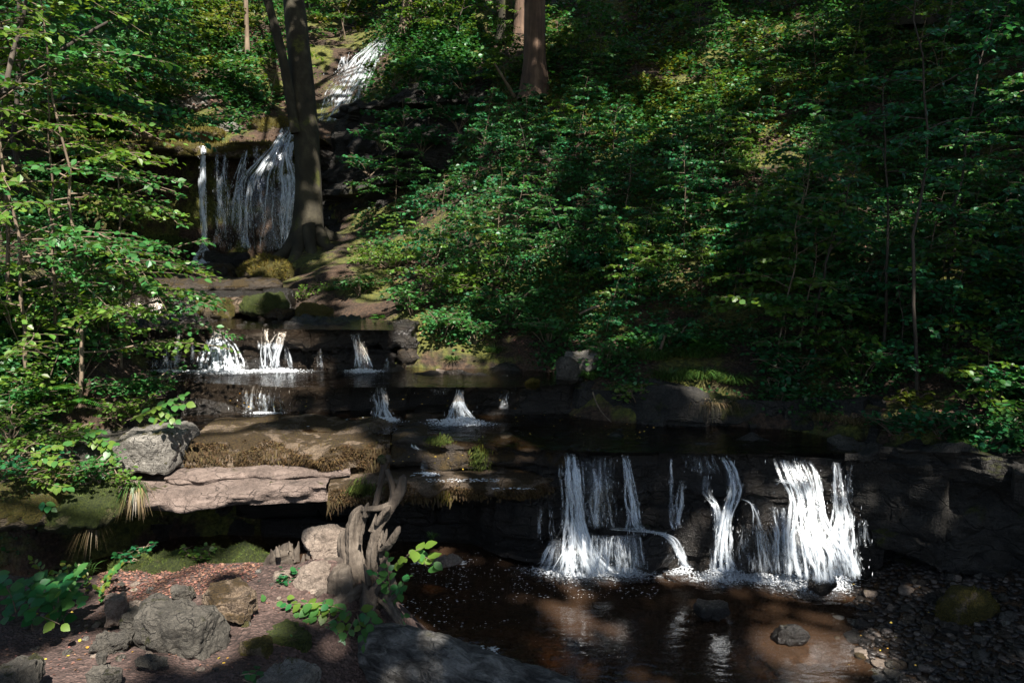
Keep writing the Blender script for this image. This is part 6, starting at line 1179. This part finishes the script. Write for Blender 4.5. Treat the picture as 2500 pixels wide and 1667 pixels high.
def frond(L, seed, ls=.26):
    r = np.random.default_rng(seed); q = np.linspace(0, 1, 14); pth = np.stack([L * q * .85, 0 * q, L * (.75 * q - .72 * q * q)], -1); V, F = tube(pth, .003 * (1 - .8 * q) + .0005, 4)
    n = 24; g = np.linspace(.12, .99, n); p = np.stack([np.interp(g, q, pth[:, c]) for c in range(3)], -1); w_ = ls * L * np.sin(np.pi * (g * .85 + .12)) ** .8
    PP = np.repeat(p, 2, 0); sd = np.tile([1., -1.], n); D = np.stack([np.full(2 * n, .35), sd, np.full(2 * n, -.12)], -1)
    sh = np.array([[0, 0, 0], [.3, .10, .01], [.7, .075, .01], [1.0, 0, -.02], [.7, -.075, .01], [.3, -.10, .01]])
    LV, LFc = leaves(PP, D, np.tile([[-.3, 0, 1.]], (2 * n, 1)), np.repeat(w_, 2), sh)
    return np.concatenate([V, LV]), np.concatenate([F, LFc + len(V)])
fm = [mesh_np('frond', *frond(1.0, s), M['fern'], False) for s in range(3)]
fr_ = np.random.default_rng(3)
for lab, u, v, Y, n, L, a0, a1 in (('fern with two long fronds on the bank left of the grass', 1560, 855, None, 4, .38, 0, 3.4), ('small fern above the stream lip', 1440, 920, None, 5, .22, 0, 6.28), ('sunlit fern at the right end of the left bank', 335, 965, None, 7, .34, -1.2, 1.6), ('fern clump low in the left thicket', 150, 1000, None, 7, .40, 0, 6.28), ('fern under the saplings of the left bank', 70, 1010, None, 7, .42, 0, 6.28), ('dark fern above the grass on the right slope', 1720, 860, None, 6, .34, 0, 6.28), ('fern beside the humped bushes by the step', 930, 780, None, 5, .22, 0, 6.28)):
    p, ok = hill_hit(np.array([float(u)]), np.array([float(v)])); root = thing('fern', lab, 'fern', p[0])
    for k in range(n):
        f = link('frond', fm[k % 3], root); s = L * fr_.uniform(.75, 1.15); f.scale = (s, s, s); f.rotation_euler = (0, fr_.uniform(-.25, .15), a0 + (a1 - a0) * k / max(1, n - (0 if a1 - a0 > 6 else 1)))

# ------------------------------------------------------------------ near leafy sprigs, each leaf a part
def near_leaf(serr=True):
    n = 9; q = np.linspace(0, 1, n); wv = .36 * np.sin(np.pi * q ** .8) ** .9; V, F = [], []
    for i in range(n):
        w_ = wv[i] * (1 + (.07 if i % 2 and serr else -.03)); z = -.12 * q[i] ** 2; V += [(q[i], w_, z + .10 * w_), (q[i], 0, z), (q[i], -w_, z + .10 * w_)]
    for i in range(n - 1): a = 3 * i; F += [(a, a + 1, a + 4, a + 3), (a + 1, a + 2, a + 5, a + 4)]
    return np.array(V, float), np.array(F)
NLm = {k: mesh_np('leaf', *near_leaf(), M[k]) for k in ('leaf', 'leafwarm', 'leafcool', 'leafyellow')}
def sprig(name, label, stems, ls, mats, seed, cat='leafy sprig', gap=.6):
    """stems: pixel paths with Y; leaves alternate along each as separate parts"""
    r = np.random.default_rng(seed); q0 = P(*stems[0][0]); root = thing(name, label, cat, q0); B = Buf()
    for st in stems:
        q = np.array([P(*s) for s in st]); V, F = tube(q, np.linspace(.0035, .001, len(q)), 5, 0, 0, 1, 0, 0, 10); B.add(V, F)
        L = np.concatenate([[0], np.cumsum(np.linalg.norm(np.diff(q, axis=0), axis=1))]); n = max(3, int(L[-1] / (ls * gap)))
        for i in range(n):
            g = L[-1] * (.2 + .8 * i / (n - 1)); p = np.array([np.interp(g, L, q[:, k]) for k in range(3)]); d = q[-1] - q[0]; d = d / np.linalg.norm(d)
            side = np.cross(d, [0, -.4, 1.0]); side /= np.linalg.norm(side); dv = Vector(d * (.55 if i < n - 1 else 1.2) + side * (1 if i % 2 else -1) * (.8 if i < n - 1 else .1) + r.normal(0, .2, 3) - np.array([0, 0, .2])); up = Vector((r.normal() * .3, -.55 + r.normal() * .2, 1.0))
            x = dv.normalized(); y = up.cross(x).normalized(); z = x.cross(y); s = ls * r.uniform(.7, 1.2)
            o = link('leaf', NLm[mats[int(r.integers(len(mats)))]], root); o.matrix_local = Matrix.Translation(Vector(p - q0)) @ Matrix(((x.x, y.x, z.x), (x.y, y.y, z.y), (x.z, y.z, z.z))).to_4x4() @ Matrix.Scale(s, 4)
    part('twig', *B.get(), M['stem'], root); return root
sprig('leafy_sprig', 'big-leaved green sprig leaning from the stump over the pool', [[(945, 1400, 4.15), (985, 1360, 4.05), (1020, 1345, 4.0), (1045, 1390, 3.98)], [(1000, 1352, 4.03), (1025, 1350, 4.0), (1060, 1372, 3.96)], [(990, 1358, 4.04), (1010, 1345, 4.0), (1035, 1335, 3.98)]], .070, ['leaf', 'leafwarm'], 901, gap=.55)
sprig('leafy_sprig', 'sprig climbing the pool side of the stump', [[(960, 1520, 4.05), (955, 1470, 4.05), (950, 1420, 4.06), (945, 1360, 4.05)], [(950, 1480, 4.05), (975, 1450, 4.0), (990, 1410, 3.98)], [(955, 1500, 4.05), (985, 1500, 4.0), (985, 1530, 3.96)], [(950, 1430, 4.05), (925, 1410, 4.0), (910, 1400, 3.98)], [(965, 1510, 4.02), (975, 1530, 3.98), (960, 1525, 3.95)]], .055, ['leaf', 'leafcool'], 902, gap=.5)
sprig('leafy_sprig', 'wide dark green spray in front of the stump and log', [[(880, 1490, 4.0), (840, 1490, 3.92), (780, 1500, 3.88), (715, 1520, 3.86)], [(850, 1490, 3.93), (800, 1475, 3.9), (740, 1470, 3.9), (700, 1475, 3.9)], [(860, 1490, 3.94), (830, 1520, 3.86), (780, 1545, 3.82)], [(870, 1490, 3.95), (880, 1530, 3.84), (890, 1570, 3.78)], [(830, 1500, 3.9), (790, 1525, 3.86), (745, 1540, 3.84)], [(870, 1485, 3.96), (900, 1500, 3.88), (915, 1535, 3.82)], [(820, 1490, 3.9), (770, 1480, 3.9), (720, 1500, 3.88)], [(870, 1500, 3.9), (850, 1545, 3.82), (840, 1560, 3.8)]], .060, ['leaf', 'leaf', 'leafcool', 'leafwarm'], 903, gap=.42)
sprig('leafy_sprig', 'two-leaf seedling on the pale trodden slope of the mound', [[(640, 1505, 3.98), (650, 1480, 3.97), (645, 1468, 3.96)], [(650, 1480, 3.97), (690, 1462, 3.98), (700, 1458, 3.98)]], .05, ['leaf', 'leafwarm'], 904, gap=.8)
sprig('leafy_sprig', 'creeping leaves at the left edge of the hollow', [[(660, 1570, 3.7), (680, 1560, 3.68), (700, 1555, 3.66)], [(580, 1650, 3.2), (610, 1640, 3.2), (635, 1650, 3.18)], [(590, 1655, 3.2), (605, 1665, 3.18), (630, 1668, 3.17)]], .035, ['leafcool', 'leaf'], 905, gap=.5)
st = []
r = np.random.default_rng(31)
for k in range(15):
    a, b = r.uniform(0, 190), r.uniform(1480, 1560); e = a + r.uniform(-90, 70); h = r.uniform(60, 130); Y = r.uniform(3.55, 3.9); st.append([(a, b, Y), (a + (e - a) * .3, b - h * .7, Y - .02), (e, b - h, Y - .08), (e + r.uniform(-25, 35), b - h + 22, Y - .14)])
sprig('nettle_clump', 'dark nettle-like clump of broad leaves in the lower left corner', st, .062, ['leafcool', 'leafcool', 'leaf'], 906, 'herb', .45)
sprig('leafy_sprig', 'pair of pale hanging leaves at the front of the nettle clump', [[(95, 1500, 3.6), (130, 1515, 3.55), (150, 1525, 3.5)]], .07, ['leafwarm'], 907, gap=.7)
st = []
for k in range(14):
    a, b = r.uniform(120, 270), r.uniform(1430, 1500); e = a + r.uniform(-50, 50); h = r.uniform(30, 80); Y = r.uniform(4.0, 4.3); st.append([(a, b, Y), (a + (e - a) * .4, b - h * .7, Y - .02), (e, b - h, Y - .06)])
sprig('herb_clump', 'light green herb clump on the path beside the leaf litter', st, .034, ['leafwarm', 'leafyellow', 'leaf'], 908, 'herb', .45)
sprig('leafy_sprig', 'long sunlit sprig hanging beside the big limestone block', [[(300, 1030, 5.6), (350, 1010, 5.5), (400, 985, 5.45), (450, 965, 5.42)], [(380, 995, 5.48), (410, 1010, 5.42), (430, 1025, 5.4)], [(350, 1010, 5.5), (380, 1020, 5.45), (410, 1035, 5.4)], [(410, 985, 5.45), (430, 990, 5.42), (455, 985, 5.4)]], .062, ['leafwarm', 'leaf'], 909, gap=.45)
sprig('leafy_sprig', 'spray of leaves drooping over the dark grey block', [[(100, 1110, 5.5), (170, 1075, 5.4), (230, 1065, 5.35), (275, 1085, 5.32)], [(230, 1065, 5.35), (265, 1100, 5.3), (285, 1130, 5.28)], [(150, 1080, 5.42), (200, 1055, 5.36), (250, 1055, 5.34)], [(200, 1070, 5.38), (240, 1085, 5.33), (270, 1110, 5.3)]], .054, ['leafwarm', 'leaf'], 910, gap=.42)
sprig('leafy_sprig', 'drooping sprig over the cave mouth at the left edge', [[(60, 1190, 5.0), (80, 1220, 4.95), (90, 1250, 4.92), (85, 1275, 4.9)], [(75, 1215, 4.95), (105, 1225, 4.9), (125, 1240, 4.88)], [(80, 1240, 4.92), (55, 1250, 4.9), (40, 1260, 4.88)]], .054, ['leafcool', 'leaf'], 911, gap=.5)
sprig('leafy_sprig', 'leaf spray in front of the left mossy shelf', [[(0, 1150, 5.1), (50, 1130, 5.0), (110, 1120, 4.95), (160, 1130, 4.92)], [(40, 1140, 5.05), (80, 1170, 4.98), (130, 1185, 4.95), (165, 1190, 4.92)], [(60, 1125, 5.0), (110, 1095, 4.96), (160, 1085, 4.95)]], .054, ['leaf', 'leafwarm'], 912, gap=.42)
